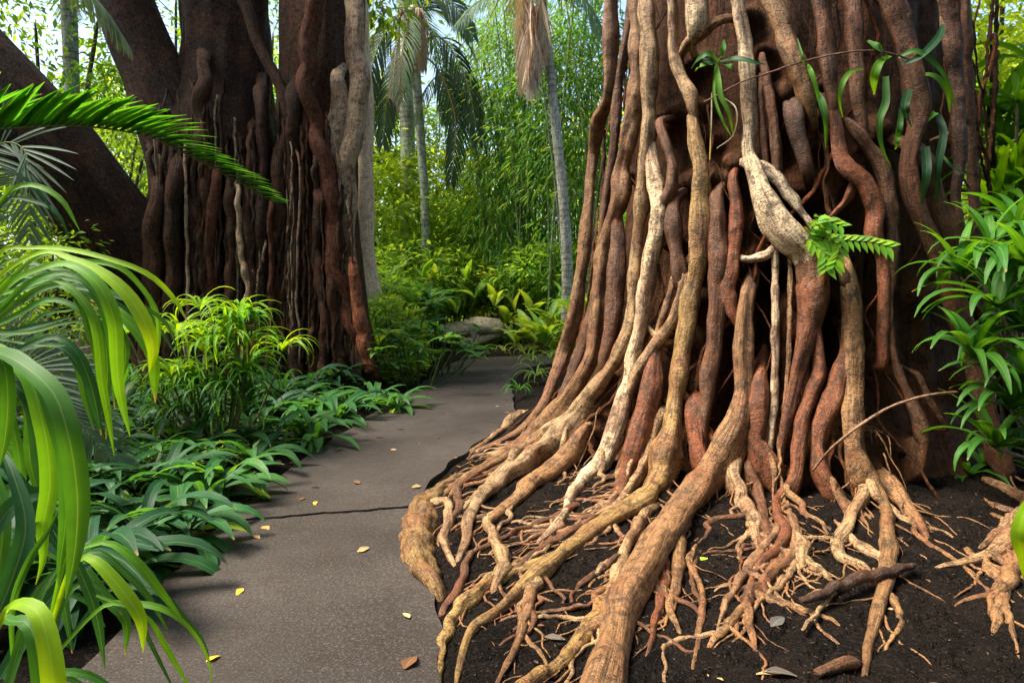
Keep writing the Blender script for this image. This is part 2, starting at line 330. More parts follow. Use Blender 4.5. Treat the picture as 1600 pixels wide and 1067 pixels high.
ROOTS = [
 ('t', [(955,-30,11),(953,70,12),(950,145,11),(936,185,12),(928,240,11),(922,300,10),(915,370,10),(908,430,11),(897,500,12),(878,555,12),(862,600,11),(845,640,10),(815,672,8),(780,690,6),(745,704,5)]),
 ('b', [(990,-30,8),(979,60,8),(968,120,7),(963,170,7),(960,225,7),(952,280,8),(944,340,9),(938,400,10),(932,460,11),(922,510,11),(905,560,10),(885,610,9),(868,650,8),(840,690,7),(800,720,5),(765,737,4)]),
 ('t', [(990,-30,10),(995,35,12),(997,80,14),(993,150,14),(980,225,13),(972,265,12),(972,305,13),(956,356,13),(945,394,13),(937,469,13),(930,525,13),(919,570,14),(892,619,14),(866,645,15),(829,686,14),(790,712,11),(750,735,8),(715,762,6)]),
 ('p', [(1003,-30,10),(1014,40,13),(1015,100,13),(1013,160,12),(1013,220,12),(1006,280,13),(1001,335,12),(993,400,11),(988,460,10),(982,510,11),(967,551,12),(941,592,13),(911,630,14),(865,672,15),(825,698,13),(785,735,11),(750,770,8),(728,790,5)]),
 ('w', [(1014,222,10),(1020,262,13),(1028,310,15),(1030,345,15),(1020,394,15),(1009,450,15),(1001,506,14),(990,555,13),(982,600,12),(967,645,11),(944,712,10),(912,748,10),(892,775,10),(882,805,9),(856,836,7),(842,846,4)]),
 ('y', [(1082,190,8),(1090,236,11),(1094,270,13),(1093,356,15),(1091,412,16),(1080,469,16),(1072,525,16),(1061,581,17),(1054,637,18),(1046,690,21),(1030,745,21),(1000,782,18),(945,815,14),(880,864,12),(824,912,14),(776,956,10),(736,985,8),(718,1045,7),(712,1075,4)]),
 ('t', [(1168,465,13),(1164,494,15),(1160,550,15),(1162,606,16),(1156,652,18),(1136,692,19),(1108,732,20),(1076,780,24),(1040,832,28),(1004,888,30),(975,944,28),(962,1000,27),(950,1040,28),(935,1085,32),(920,1140,34)]),
 ('y', [(962,925,9),(940,944,10),(912,992,11),(880,1032,11),(840,1056,11),(810,1080,11)]),
 ('r', [(1036,850,12),(1036,912,8),(1024,972,7),(1012,1024,4)]),
 ('t', [(1064,836,11),(1056,904,9),(1048,952,8),(1062,986,4)]),
 ('t', [(1078,880,6),(1098,925,6),(1096,960,6),(1086,1024,4),(1082,1050,3)]),
 ('b', [(1080,896,4),(1084,920,4),(1096,940,4)]),
 ('p', [(1004,806,10),(980,852,10),(964,896,11),(952,930,8)]),
 ('w', [(1146,-30,11),(1157,30,12),(1165,75,12),(1170,131,13),(1172,187,14),(1169,240,15),(1175,265,19),(1190,305,21),(1212,345,22),(1235,372,21),(1258,396,18),(1270,430,16),(1272,470,14)]),
 ('b', [(1240,372,14),(1262,398,18),(1270,430,18),(1270,470,16)]),
 ('b', [(1262,385,9),(1290,400,10),(1312,420,11),(1328,450,10)]),
 ('w', [(1176,258,9),(1200,265,9),(1220,287,9),(1245,322,7),(1272,358,5)]),
 ('w', [(1212,375,7),(1211,430,6),(1212,500,6),(1211,570,6),(1209,640,6),(1204,690,5)]),
 ('p', [(1233,385,5),(1235,430,4),(1234,500,4),(1232,570,4),(1226,640,4),(1220,680,3)]),
 ('w', [(1158,403,6),(1175,404,7),(1198,398,8),(1212,385,8)]),
 ('t', [(1200,-30,15),(1225,49,18),(1248,105,19),(1262,150,15),(1270,180,9)]),
 ('r', [(1301,165,9),(1312,232,13),(1324,262,17),(1355,290,18),(1366,320,18),(1366,365,16),(1380,410,11),(1382,480,10),(1378,560,8)]),
 ('r', [(1332,295,9),(1318,318,8),(1300,338,5)]),
 ('b', [(1331,198,8),(1369,244,10),(1387,292,11),(1392,340,10),(1394,400,10),(1388,490,9),(1396,560,8),(1420,620,9),(1442,672,8)]),
 ('b', [(1383,-30,18),(1410,56,18),(1425,120,17),(1434,180,15),(1420,250,14),(1432,319,14),(1455,375,14),(1480,440,14),(1505,510,15),(1525,580,16),(1545,650,16),(1570,720,12)]),
 ('d', [(1478,-30,12),(1488,60,13),(1497,150,13),(1499,250,12),(1494,330,10),(1500,420,10)]),
 ('b', [(1508,-30,8),(1513,100,8),(1518,220,8),(1522,320,8),(1520,420,9)]),
 ('p', [(1472,-30,7),(1480,60,8),(1492,110,6),(1500,160,5),(1510,190,4)]),
 ('t', [(1326,415,9),(1329,440,13),(1332,494,14),(1333,569,15),(1333,647,17),(1338,708,18),(1366,752,14),(1384,792,13),(1386,840,13),(1388,880,14),(1376,944,11),(1360,1000,9),(1352,1045,5)]),
 ('p', [(1350,765,11),(1328,812,11),(1312,848,10),(1316,872,8),(1352,886,6)]),
 ('t', [(1396,760,10),(1424,796,11),(1446,834,6)]),
 ('t', [(1394,935,7),(1408,968,6),(1396,996,5),(1384,1014,4)]),
 ('p', [(1336,846,7),(1356,860,8),(1380,874,7)]),
 ('r', [(1274,420,17),(1271,475,21),(1262,520,17),(1245,587,10),(1230,647,9),(1222,695,6)]),
 ('r', [(1272,500,11),(1276,540,11),(1280,576,11),(1268,617,10),(1256,650,10),(1247,700,9),(1240,752,9),(1214,780,9),(1216,808,9),(1228,832,10),(1214,858,10),(1186,882,7)]),
 ('r', [(1322,545,10),(1305,610,14),(1288,655,12),(1277,700,10),(1292,748,10),(1314,774,7)]),
 ('p', [(1148,728,11),(1160,780,11),(1176,808,10),(1182,836,9)]),
 ('b', [(1174,740,8),(1188,776,9),(1196,820,8),(1206,840,6)]),
 ('p', [(1208,836,8),(1172,880,7),(1148,920,7),(1132,948,6),(1122,978,3)]),
 ('t', [(1234,872,9),(1196,908,10),(1168,928,10),(1170,972,7),(1179,1006,4)]),
 ('p', [(1234,898,7),(1210,922,6),(1184,944,5)]),
 ('t', [(1158,954,9),(1132,984,8),(1110,1006,5)]),
 ('p', [(1246,838,12),(1254,858,13),(1252,880,8)]),
 ('p', [(1218,862,7),(1260,876,8),(1288,898,6)]),
 ('r', [(1028,545,9),(1020,581,15),(1012,637,18),(994,697,17),(980,740,13),(966,772,9)]),
 ('p', [(1030,650,6),(1012,712,8),(985,760,9),(955,796,8),(925,815,7)]),
 ('p', [(1068,440,9),(1065,469,10),(1050,502,10),(1020,548,11),(997,578,12),(985,610,10)]),
 ('p', [(1052,440,6),(1039,487,6),(1028,514,5),(1030,530,5)]),
 ('p', [(1014,512,4),(1022,522,5),(1034,530,6)]),
 ('p', [(1048,-30,9),(1051,40,9),(1052,75,10),(1060,113,10),(1078,150,10),(1084,180,7)]),
 ('b', [(1032,200,8),(1050,250,10),(1050,290,11),(1038,325,12)]),
 ('w', [(1092,-40,18),(1091,10,18),(1088,45,16),(1082,66,7)]),
 ('t', [(1114,38,8),(1098,50,10),(1078,66,10),(1066,84,6)]),
 ('b', [(1192,96,6),(1205,169,8),(1213,240,8),(1216,280,5)]),
 ('b', [(1188,126,6),(1191,190,6),(1196,250,5)]),
 ('r', [(1146,285,9),(1150,320,10),(1149,362,10),(1145,412,11),(1138,460,11),(1150,500,8)]),
 ('r', [(1184,610,14),(1180,660,14),(1180,690,11),(1196,705,9),(1214,724,6)]),
 ('r', [(1085,640,12),(1090,690,11),(1100,726,6)]),
 ('b', [(1120,320,12),(1122,420,14),(1118,520,14),(1108,600,13),(1100,660,10)]),
 ('b', [(962,300,8),(965,380,12),(962,460,14),(955,520,14),(945,565,12)]),
 ('b', [(1052,330,12),(1055,380,12),(1062,430,11)]),
 ('b', [(1280,-30,14),(1290,60,14),(1298,130,12),(1302,175,9)]),
 ('b', [(1330,-30,12),(1336,70,12),(1340,150,11),(1350,210,8)]),
 ('d', [(1240,180,12),(1250,220,12),(1262,260,9)]),
 ('b', [(1436,590,5),(1455,630,5),(1480,668,3)]),
 ('b', [(1440,250,14),(1470,330,15),(1500,400,15),(1530,470,14),(1560,560,14)]),
 ('p', [(1612,790,14),(1575,835,15),(1545,865,11),(1518,876,8),(1468,886,4)]),
 ('p', [(1580,806,7),(1552,840,6),(1534,854,4)]),
 ('t', [(1612,850,11),(1580,885,14),(1565,915,13),(1550,930,8),(1506,938,3)]),
 ('t', [(1570,918,11),(1560,960,8),(1554,984,5)]),
 ('t', [(1572,950,7),(1582,985,5),(1590,1012,3)]),
 ('p', [(808,648,8),(776,680,7),(740,704,6),(716,720,3)]),
 ('p', [(824,692,7),(776,720,6),(736,740,5),(708,758,3)]),
 ('p', [(896,656,13),(856,696,16),(816,728,17),(784,748,14),(756,772,11),(732,808,9),(732,840,8),(718,868,5)]),
 ('t', [(900,690,14),(880,720,17),(836,752,16),(808,776,12),(776,804,8),(760,818,5)]),
 ('p', [(760,812,8),(776,852,11),(788,884,13),(774,914,10)]),
 ('b', [(790,838,5),(836,820,7),(876,806,7),(900,790,6)]),
 ('y', [(806,892,8),(770,905,13),(740,935,12),(716,956,14),(696,988,13),(684,1032,11),(680,1090,9)]),
 ('b', [(796,898,6),(824,872,6),(860,848,7),(904,828,9),(950,806,9)]),
 ('t', [(832,905,10),(828,935,10),(816,984,9),(796,1032,7),(778,1060,4)]),
 ('b', [(732,872,6),(720,912,8),(696,950,6)]),
 ('g', [(700,752,9),(684,768,16),(664,788,22),(655,828,23),(650,858,23),(664,895,22),(680,922,14)]),
 ('g', [(650,800,14),(640,830,16),(640,862,18),(655,892,16),(672,908,10)]),
 ('p', [(662,790,5),(696,782,6),(702,810,8),(694,850,8),(708,878,5)]),
 ('b', [(712,760,6),(718,790,6),(706,815,5)]),
]
fig = thing('strangler_fig_tree', 'huge strangler fig with tan buttress roots spilling over dark soil', 'tree', (TC[0], TC[1], 0))
tl = Vector((TC[0], TC[1], 0)); TCV = np.array([TC[0], TC[1], 0.0])
samples = []
def add_root(parent, origin, pts, ck, seg=14, wig=0.22, lump=.18, lobes=.13, mat='bark', step=None, web=False, knob=.06):
    pts = np.asarray(pts, float); r = float(np.mean(pts[:, 3]))
    V, Fc, uv = tube(pts - np.r_[origin, 0], step=step or max(0.012, r * .32), seg=seg, wig=wig, lump=lump, lobes=lobes, knob=knob)
    if web and r > .022:      # buttress web: the underside of a sloping root runs down into the soil
        W = V + origin; n = len(W) // seg; cen = W.reshape(n, seg, 3).mean(1)[:, None].repeat(seg, 1).reshape(-1, 3); gh = ground(cen[:, 0], cen[:, 1]); hc = cen[:, 2] - gh; dz = W[:, 2] - cen[:, 2]
        rr_ = np.abs(W - cen).max(1) + 1e-6; k = np.clip(-dz / rr_, 0, 1) * np.clip((.50 - hc) / .2, 0, 1) * np.clip((hc - r * .3) / .04, 0, 1)
        W[:, :2] += (W[:, :2] - cen[:, :2]) * (.55 * k * np.clip(hc / .2, 0, 1))[:, None]; W[:, 2] = W[:, 2] * (1 - k) + np.minimum(W[:, 2], gh - .02) * k; V = W - origin
    o = obj('root', mesh('root', V, Fc, uv, mat=mat), parent, jit(ck, .10))
    d = catmull(pts, 6); samples.extend(d.tolist()); return o
for ck, pl in ROOTS:
    pts = []
    for k, (x, y, r) in enumerate(pl):
        p = cast(x, y, 0.10); rm = r * p[1] / F * (.93 if y < 640 else 1.0)
        p = cast(x, y, rm * 0.95, rm * 0.45); pts.append([*p, rm])
    def sunk(i, j):
        a, b_ = np.array(pts[i]), np.array(pts[j]); dv = a[:3] - b_[:3]; dv /= np.linalg.norm(dv) + 1e-9
        inn = np.array([TC[0] - a[0], TC[1] - a[1], 0]); inn /= np.linalg.norm(inn)
        r = a[3]; return [[*(a[:3] + dv * r * 2.2 + inn * (r * 1.1 + .03)), r * .85], [*(a[:3] + dv * (r * 4.2 + .03) + inn * (r * 2 + .26)), r * .6]]
    if pl[0][1] > -20: pts = sunk(0, 1)[::-1] + pts
    if pts[-1][2] >= .35: pts += sunk(-1, -2)
    end = pts[-1]
    if end[2] < 0.35: pts.append([end[0] + (end[0] - pts[-2][0]) * .5, end[1] + (end[1] - pts[-2][1]) * .5, end[2] - 0.05 - end[3], end[3] * .6])
    big = np.mean([q[3] for q in pts]) > .055
    add_root(fig, TCV, pts, C[ck], seg=22 if big else 14, wig=.26 if pts[-1][2] < .3 and pts[0][2] < .7 else .09, web=True, knob=.20 if ck == 'g' else .06)
NTR = len(samples)
# secondary strands over the bole
def strand(phi, z0, z1, r, ck, wander):
    pts = []; n = int(abs(z0 - z1) / .16) + 4; a = phi; va = 0
    for z in np.linspace(z0, z1, n):
        va = va * .75 + random.gauss(0, wander); a += va * .16
        x, y = math.cos(TCAM + a), math.sin(TCAM + a)
        R = RT(TC[0] + x, TC[1] + y, np.array(z)) + r * .35
        pts.append([TC[0] + x * R, TC[1] + y * R, z, r * (1 + .5 * max(0, 1 - z / 1.2))])
    return pts
for k in range(60):
    phi = random.uniform(-2.2, 1.7); z0 = random.uniform(1.2, 6.2); z1 = max(-0.05, z0 - random.uniform(1.2, 5.5))
    r = random.choice([.004, .006, .008, .011, .015])
    add_root(fig, TCV, strand(phi, z0, z1, r, 'b', .16), C[random.choice('bbddr')], seg=8, wig=.5, step=.04, mat='barkcore_shaded')
# surface rootlets branching off the big roots and crawling over the soil
front = [q for q in samples[:NTR] if q[2] < .42 and q[1] < 6.6 and q[3] > .02]
def rootlet(src, ln, r, turn=None):
    x, y = src[0], src[1]; a = math.atan2(y - TC[1], x - TC[0]); h = a + (random.uniform(-1.0, 1.0) if turn is None else turn); pts = []; n = int(ln / .06) + 3; z0 = src[2]
    for q in range(n):
        f = q / (n - 1); zt = float(ground(x, y)); rh = math.hypot(x - TC[0], y - TC[1])
        for _ in range(10):
            if rh < RT(x, y, np.array(zt)): zt += .04
        z = max(zt + r * .3, z0 * (1 - f * 2.2) + zt * f * 2.2 if f < .45 else -9) - (.03 if q == n - 1 else 0)
        pts.append([x, y, z, r * (1.25 - .85 * f)]); h += random.gauss(0, .40); h = h * .86 + a * .14; x += math.cos(h) * .06; y += math.sin(h) * .06
    return pts
fine_parts = []
for k in range(560):
    src = random.choice(front)
    if k % 3 == 0 : 
        lf = [q for q in front if q[0] < 1.2]; src = random.choice(lf)
    big = k < 150; r = min(src[3] * .6, random.uniform(.012, .030)) if big else random.uniform(.004, .010)
    pts = rootlet(src, random.uniform(.25, .7) if big else random.uniform(.15, .5), r)
    if path_dist(np.array(pts[-1][0]), np.array(pts[-1][1])) < .03: continue
    if big: add_root(fig, TCV, pts, C[random.choice('ppttb')], seg=9, wig=.3, step=.02)
    else: fine_parts.append(tube(np.array(pts) - np.r_[TCV, 0], step=.03, seg=5, wig=.5))
V, Fc, uv = join(fine_parts); o = obj('fine_roots', mesh('fine_roots', V, Fc, uv, mat='bark'), fig, C['t']); o['kind'] = 'stuff'
# core bole
kd_ = kdtree.KDTree(len(samples))
for k, s in enumerate(samples): kd_.insert(s[:3], k)
kd_.balance()
HOL = [(1305, 520, .12, .42, .45), (1190, 590, .13, .45, .40), (1130, 600, .07, .5, .30), (1245, 330, .22, .14, .40), (1205, 440, .20, .14, .35), (1040, 460, .09, .22, .25),
       (1255, 590, .07, .22, .30), (1350, 430, .12, .5, .22), (1230, 230, .16, .2, .25), (1120, 330, .08, .3, .15), (1080, 720, .1, .12, .2), (1250, 680, .2, .12, .25), (978, 440, .05, .4, .15), (1420, 480, .1, .4, .2)]
HP = [(cast(a, b, -.03), c, d, e) for a, b, c, d, e in HOL]
nth, nz = 460, 250
th = np.linspace(0, 2 * math.pi, nth, endpoint=False); zz = np.r_[np.linspace(-.12, 5.0, nz - 20), np.linspace(5.15, 8.0, 20)]
TH, ZZ = np.meshgrid(th, zz); cx, cy = np.cos(TH), np.sin(TH)
RR = RT(TC[0] + cx, TC[1] + cy, ZZ) - 0.30
fl = snoise(9, 31, 1.0); q = np.stack([cx * 9, cy * 9, ZZ * .8], -1)
RR = RR + .05 * fl(q) + .038 * snoise(9, 32, 1.0)(np.stack([cx * 26, cy * 26, ZZ * 2], -1)) + .008 * snoise(9, 33, 1)(np.stack([cx * 60, cy * 60, ZZ * 9], -1))
PX = np.stack([TC[0] + cx * RR, TC[1] + cy * RR, ZZ], -1)
bul = np.zeros_like(RR); flat = PX.reshape(-1, 3); bb = np.zeros(len(flat))
for k in range(len(flat)):
    co, ix, d = kd_.find(flat[k]); r = samples[ix][3]
    bb[k] = (0.21 + .55 * r) * math.exp(-(max(d - r * .9, 0) / (r * 1.1 + .035)) ** 2)
RR = RR + bb.reshape(RR.shape)
for p, w, h, dep in HP:
    a0 = math.atan2(p[1] - TC[1], p[0] - TC[0]); da = (TH - a0 + math.pi) % (2 * math.pi) - math.pi
    RR -= dep * np.exp(-((da * 1.8 / w) ** 2 + ((ZZ - p[2]) / h) ** 2) ** 1.5)
V = np.stack([cx * RR, cy * RR, ZZ], -1).reshape(-1, 3)
i = np.arange(nz - 1)[:, None] * nth; j = np.arange(nth)[None]; j2 = (j + 1) % nth
Fc = np.stack([i + j, i + j2, i + nth + j2, i + nth + j], -1).reshape(-1, 4).tolist(); Fc.append([(nz - 1) * nth + k for k in range(nth)])
uv = np.stack([np.abs(TH - math.pi) * 1.7, ZZ], -1).reshape(-1, 2)
obj('trunk', mesh('trunk', V, Fc, uv, mat='barkcore_shaded'), fig, (0.085, 0.036, 0.015))

# ------------------------------------------------------------------ leaf clouds
def leaf_cloud(pos, dirs, nrm, L, W, lv):
    n = len(pos); dirs = dirs / (np.linalg.norm(dirs, axis=1)[:, None] + 1e-9)
    side = np.cross(dirs, nrm); side /= np.linalg.norm(side, axis=1)[:, None] + 1e-9; up = np.cross(side, dirs)
    L = L[:, None]; W = W[:, None]
    a = pos; m = pos + dirs * L * .42; t = pos + dirs * L - up * L * .12
    l = m + side * W * .5 + up * W * .16; r = m - side * W * .5 + up * W * .16
    V = np.stack([a, l, t, r], 1).reshape(-1, 3); k = np.arange(n)[:, None] * 4
    Fc = np.vstack([k + [0, 1, 2], k + [0, 2, 3]]); return V, Fc, np.repeat(lv, 4)
def unit(n):
    v = rng.normal(size=(n, 3)); return v / np.linalg.norm(v, axis=1)[:, None]
def foliage(name, parent, centre, rad, n, leaf, asp=.45, clump=60, droop=.4, color=(.06, .14, .02), spread=.20, shell=.55):
    """leaves in clumps through an ellipsoid, hanging outwards and down"""
    nc = max(3, n // clump); u = unit(nc); rr = rng.uniform(shell, 1, nc) ** .6
    cc = u * rr[:, None] * np.asarray(rad); cc[:, 2] = cc[:, 2] + rng.normal(0, .05, nc) * rad[2]
    ci = rng.integers(0, nc, n); sz = spread * np.mean(rad)
    off = rng.normal(size=(n, 3)) * sz * [1, 1, .6]; pos = cc[ci] + off
    d = off / (np.linalg.norm(off, axis=1)[:, None] + 1e-9) + unit(n) * .6 + u[ci] * .4; d[:, 2] -= droop
    nr = unit(n) * .7 + [0, 0, 1]
    s = rng.uniform(.65, 1.3, n); base = rng.uniform(.15, .85, nc)
    lv = np.clip(base[ci] + rng.normal(0, .2, n), 0, 1)
    V, Fc, l = leaf_cloud(pos + np.asarray(centre), d, nr, leaf * s, leaf * asp * s, lv)
    o = obj(name, mesh(name, V, Fc, lv=l, smooth=False, mat='foliage'), parent, color); o['kind'] = 'stuff'; return o

# crown of the big fig, unseen above the frame, thickened to cut sky light
for k, (a, ln) in enumerate([(0.2, 3.5), (1.3, 3.2), (2.5, 3.0), (3.6, 3.4), (4.9, 3.2)]):
    p = [[math.cos(a) * .7, math.sin(a) * .7, 6.6, .55], [math.cos(a) * 1.5, math.sin(a) * 1.5, 8.2, .42], [math.cos(a) * 2.6, math.sin(a) * 2.6, 9.4, .28], [math.cos(a) * ln * 1.2, math.sin(a) * ln * 1.2, 10.4, .12]]
    obj('limb', tube_mesh('limb', p, 'bark', step=.15, seg=14), fig, C['b'])
foliage('crown', fig, (2.2, -.4, 10.8), (4.8, 5.2, 1.7), 8000, .26, .5, 30, color=(.05, .11, .02))

# ------------------------------------------------------------------ the fig beside the path on the other side
D2 = 10.6
def pxtube(pl, Y, rs=1.0):
    out = []
    for q in pl:
        y = Y if len(q) < 4 else q[3]; p = P(q[0], q[1], y); out.append([*p, q[2] * y / F * rs])
    return out
base2 = G(400, 600)
fig2 = thing('banyan_tree', 'dark brown banyan with hanging root columns and forked leaning limbs', 'tree', (base2[0], 10.9, 0)); O2 = np.array([base2[0], 10.9, 0.0])
def part2(name, pl, Y, col, mat='barkdark', seg=28, step=.07, wig=0., lump=.05, lobes=.05, fine=0.0, rs=1.0):
    pts = np.array(pxtube(pl, Y, rs)); pts[:, :3] -= O2
    return obj(name, tube_mesh(name, pts, mat, step=step, seg=seg, wig=wig, lump=lump, lobes=lobes, fine=fine, tip=False, knob=.045 if name != 'aerial_root' else .03), fig2, col)
DK, MD, RD, PAL = (0.042, 0.020, 0.010), (0.078, 0.036, 0.016), (0.15, 0.046, 0.018), (0.46, 0.32, 0.18)
part2('trunk', [(330, 640, 112), (332, 560, 104), (335, 450, 98), (335, 330, 98), (340, 240, 95), (350, 150, 70), (352, 60, 62), (345, -60, 62), (330, -220, 58)], 10.9, DK, seg=56, fine=.035, lobes=.05)
part2('trunk', [(512, 640, 84), (508, 560, 74), (500, 450, 66), (496, 330, 60), (494, 200, 58), (500, 80, 60), (506, -60, 60), (510, -220, 55)], 10.7, MD, seg=48, fine=.035, lobes=.05)
part2('limb', [(300, 300, 55), (275, 220, 52), (240, 120, 45), (205, 30, 42), (175, -60, 40), (140, -200, 36)], 10.6, DK, fine=.02)
part2('limb', [(300, 470, 50, 10.6), (235, 400, 52, 10.3), (175, 325, 50, 10.1), (105, 225, 46, 9.9), (30, 140, 42, 9.7), (-60, 50, 40, 9.5), (-180, -60, 36, 9.3)], 10.2, DK, fine=.02)
part2('limb', [(270, 560, 55, 10.7), (205, 440, 48, 10.2), (125, 330, 42, 9.6), (50, 240, 40, 9.2), (-40, 160, 38, 8.9), (-160, 60, 34, 8.6)], 10.2, DK, fine=.02)
part2('limb', [(160, 620, 40, 11.2), (165, 520, 36, 11.2), (190, 430, 32, 11.0), (230, 380, 26, 10.8)], 11, DK, fine=.02)
part2('limb', [(95, 640, 22, 11.6), (92, 540, 20, 11.6), (98, 450, 18, 11.4), (120, 380, 15, 11)], 11, DK)
A2 = [
 (RD, 9.8, [(492, -40, 13), (481, 75, 13), (477, 150, 14), (492, 200, 13), (505, 245, 12), (519, 320, 12), (526, 400, 12), (540, 470, 11), (560, 530, 10), (582, 572, 9), (590, 590, 6)]),
 (RD, 9.85, [(477, 180, 8), (476, 300, 6), (489, 375, 7), (486, 470, 7), (492, 590, 8)]),
 (RD, 9.9, [(500, 218, 7), (518, 252, 7), (524, 288, 6), (520, 320, 5)]),
 (MD, 9.9, [(372, -60, 8), (384, 10, 8), (402, 70, 9), (425, 120, 10), (446, 160, 11), (447, 225, 12), (440, 300, 13), (438, 400, 13), (440, 500, 13), (434, 600, 13)]),
 (PAL, 10.0, [(552, -40, 10), (554, 90, 11), (557, 150, 11), (550, 220, 12), (541, 300, 11), (536, 400, 11), (545, 480, 11), (552, 545, 9), (556, 590, 8)]),  # pale tone stands in for light on the trunk's right edge
 (PAL, 10.05, [(530, 130, 8), (532, 190, 12), (530, 230, 11), (526, 280, 7)]),
 ((.36, .12, .05), 9.75, [(548, 410, 7), (558, 470, 10), (566, 530, 12), (578, 580, 9)]),
 (MD, 9.8, [(318, 110, 9), (312, 180, 11), (316, 230, 11), (325, 275, 12), (322, 340, 11), (326, 430, 10), (322, 520, 10), (325, 620, 10)]),
 (RD, 9.75, [(338, 275, 7), (334, 330, 8), (328, 400, 7), (330, 470, 7), (324, 600, 7)]),
 (PAL, 9.7, [(372, 300, 4), (374, 360, 5), (378, 400, 5), (386, 440, 6), (386, 480, 5), (380, 520, 5), (384, 600, 5)]),
 (MD, 9.8, [(360, 290, 8), (362, 380, 9), (358, 480, 10), (362, 600, 10)]),
 (MD, 9.7, [(245, 300, 12), (240, 380, 14), (246, 460, 14), (236, 540, 16), (240, 640, 18)]),
 (DK, 9.7, [(275, 260, 12), (270, 340, 14), (274, 430, 13), (268, 540, 14), (270, 640, 16)]),
 (PAL, 9.65, [(289, 240, 2.5), (291, 340, 2.5), (293, 440, 2.5), (291, 560, 3)]),
 (MD, 9.8, [(300, 300, 9), (298, 400, 9), (302, 500, 10), (300, 640, 11)]),
 (DK, 9.8, [(408, 160, 9), (410, 260, 10), (404, 380, 11), (410, 480, 12), (405, 620, 12)]),
 (MD, 9.75, [(393, 230, 6), (388, 330, 7), (392, 430, 7), (396, 560, 8)]),
 (DK, 9.8, [(460, 150, 9), (458, 260, 9), (462, 380, 10), (458, 480, 11), (466, 620, 12)]),
 (MD, 9.8, [(500, 300, 8), (498, 400, 8), (508, 500, 9), (504, 600, 10)]),
 (MD, 9.8, [(520, 430, 8), (526, 500, 9), (532, 560, 9), (534, 610, 9)]),
]
for c, y, pl in A2:
    if pl[0][1] > 0: pl = [(pl[0][0], pl[0][1] - 60, pl[0][2] * .8, y + 1.3), (pl[0][0], pl[0][1] - 28, pl[0][2] * .9, y + .45)] + pl
    part2('aerial_root', pl, y - .0, c, mat='bark' if c == PAL else 'barkdark', rs=1.25 if c == PAL and pl[0][2] > 6 else 1.0, seg=12, step=.05, wig=.3, lump=.12, lobes=.10)
for k in range(120):
    x = random.uniform(232, 545); y0 = random.uniform(150, 420); y1 = random.uniform(520, 640); r = random.choice([1, 1.3, 1.6, 2, 3, 4.5])
    pl = []; xx = x
    for y in np.linspace(y0, y1, 7): xx += random.gauss(0, 3); pl.append((xx, y, r))
    pl = [(x, y0 - 50, r * .7, 10.9), (x, y0 - 22, r * .9, 10.15)] + pl
    part2('aerial_root', pl, random.uniform(9.7, 9.9), jit(random.choice([DK, MD, MD, RD, PAL if r < 3 else DK]), .2), seg=7, step=.08, wig=.6, lump=.15)
foliage('crown', fig2, (-4.6, 1.2, 11.2), (4.0, 4.2, 1.6), 8000, .26, .5, 30, color=(.045, .10, .02))  # unseen crown, offset and thickened to shade the banyan and path

# ------------------------------------------------------------------ strap leaves
def ribbon(pts, w, nrm, fold=.22, keel=None):
    """pts (n,3), half width (n), normals (n,3): V-folded blade, 5 verts across"""
    p = np.asarray(pts, float); T = np.gradient(p, axis=0); T /= np.linalg.norm(T, axis=1)[:, None] + 1e-9
    S = np.cross(T, nrm); S /= np.linalg.norm(S, axis=1)[:, None] + 1e-9; Nn = np.cross(S, T); w = np.asarray(w)[:, None]
    us = [-1, -.5, 0, .5, 1]; V = np.stack([p + S * w * u + Nn * w * fold * abs(u) ** 1.3 for u in us], 1)
    n = len(p); i = np.arange(n - 1)[:, None] * 5 + np.arange(4)[None]
    Fc = np.stack([i, i + 1, i + 6, i + 5], -1).reshape(-1, 4)
    uv = np.stack([np.broadcast_to(np.linspace(0, 1, 5)[None], (n, 5)), np.broadcast_to(np.linspace(0, 1, n)[:, None], (n, 5))], -1).reshape(-1, 2)
    return V.reshape(-1, 3), Fc, uv
def strap_mesh(L, W, a0, droop, n=9, twist=0., sidebend=0., pw=1.3, base=.55, tipp=.6, mat='leaf', fold=.25):
    s = np.linspace(0, 1, n); el = a0 - droop * s ** pw; yaw = sidebend * s
    d = np.stack([np.cos(el) * np.cos(yaw), np.cos(el) * np.sin(yaw), np.sin(el)], 1); p = np.vstack([[0, 0, 0], np.cumsum((d[1:] + d[:-1]) / 2, 0)]) * L / (n - 1)
    w = W * np.minimum(base + (1 - base) * np.minimum(1, s / .35), 1) * np.clip((1 - s) / (1 - tipp + 1e-6), 0.03, 1) ** .65
    nr = np.stack([-np.sin(el), np.sin(twist * s) * .8, np.cos(el)], 1)
    V, Fc, uv = ribbon(p, w, nr, fold); return mesh('leaf', V, Fc, uv, mat=mat)
def strap_lib(k, L, W, a0, droop, **kw):
    return [strap_mesh(L * random.uniform(.85, 1.15), W * random.uniform(.85, 1.15), a0 + random.uniform(-.15, .15), droop * random.uniform(.75, 1.25), twist=random.uniform(-.8, .8), sidebend=random.uniform(-.35, .35), **kw) for _ in range(k)]
LIB = dict(
    clivia=strap_lib(8, .62, .038, 1.15, 1.7, tipp=.7), clivia_flat=strap_lib(6, .56, .041, .7, 1.5, tipp=.7),
    grass=strap_lib(8, .52, .0185, 1.25, 2.6, tipp=.35), spider=strap_lib(6, .50, .014, 1.1, 2.4, tipp=.35),
    drac=strap_lib(8, .46, .032, .85, 1.9, tipp=.45), dracup=strap_lib(6, .42, .026, 1.25, 1.0, tipp=.45),
    broad=strap_lib(8, .60, .075, 1.1, 1.2, tipp=.35, base=.15), oval=strap_lib(8, .24, .045, .7, 1.1, tipp=.35, base=.1, n=6),
    big=strap_lib(6, .9, .03, 1.1, 2.2, tipp=.4, n=12))
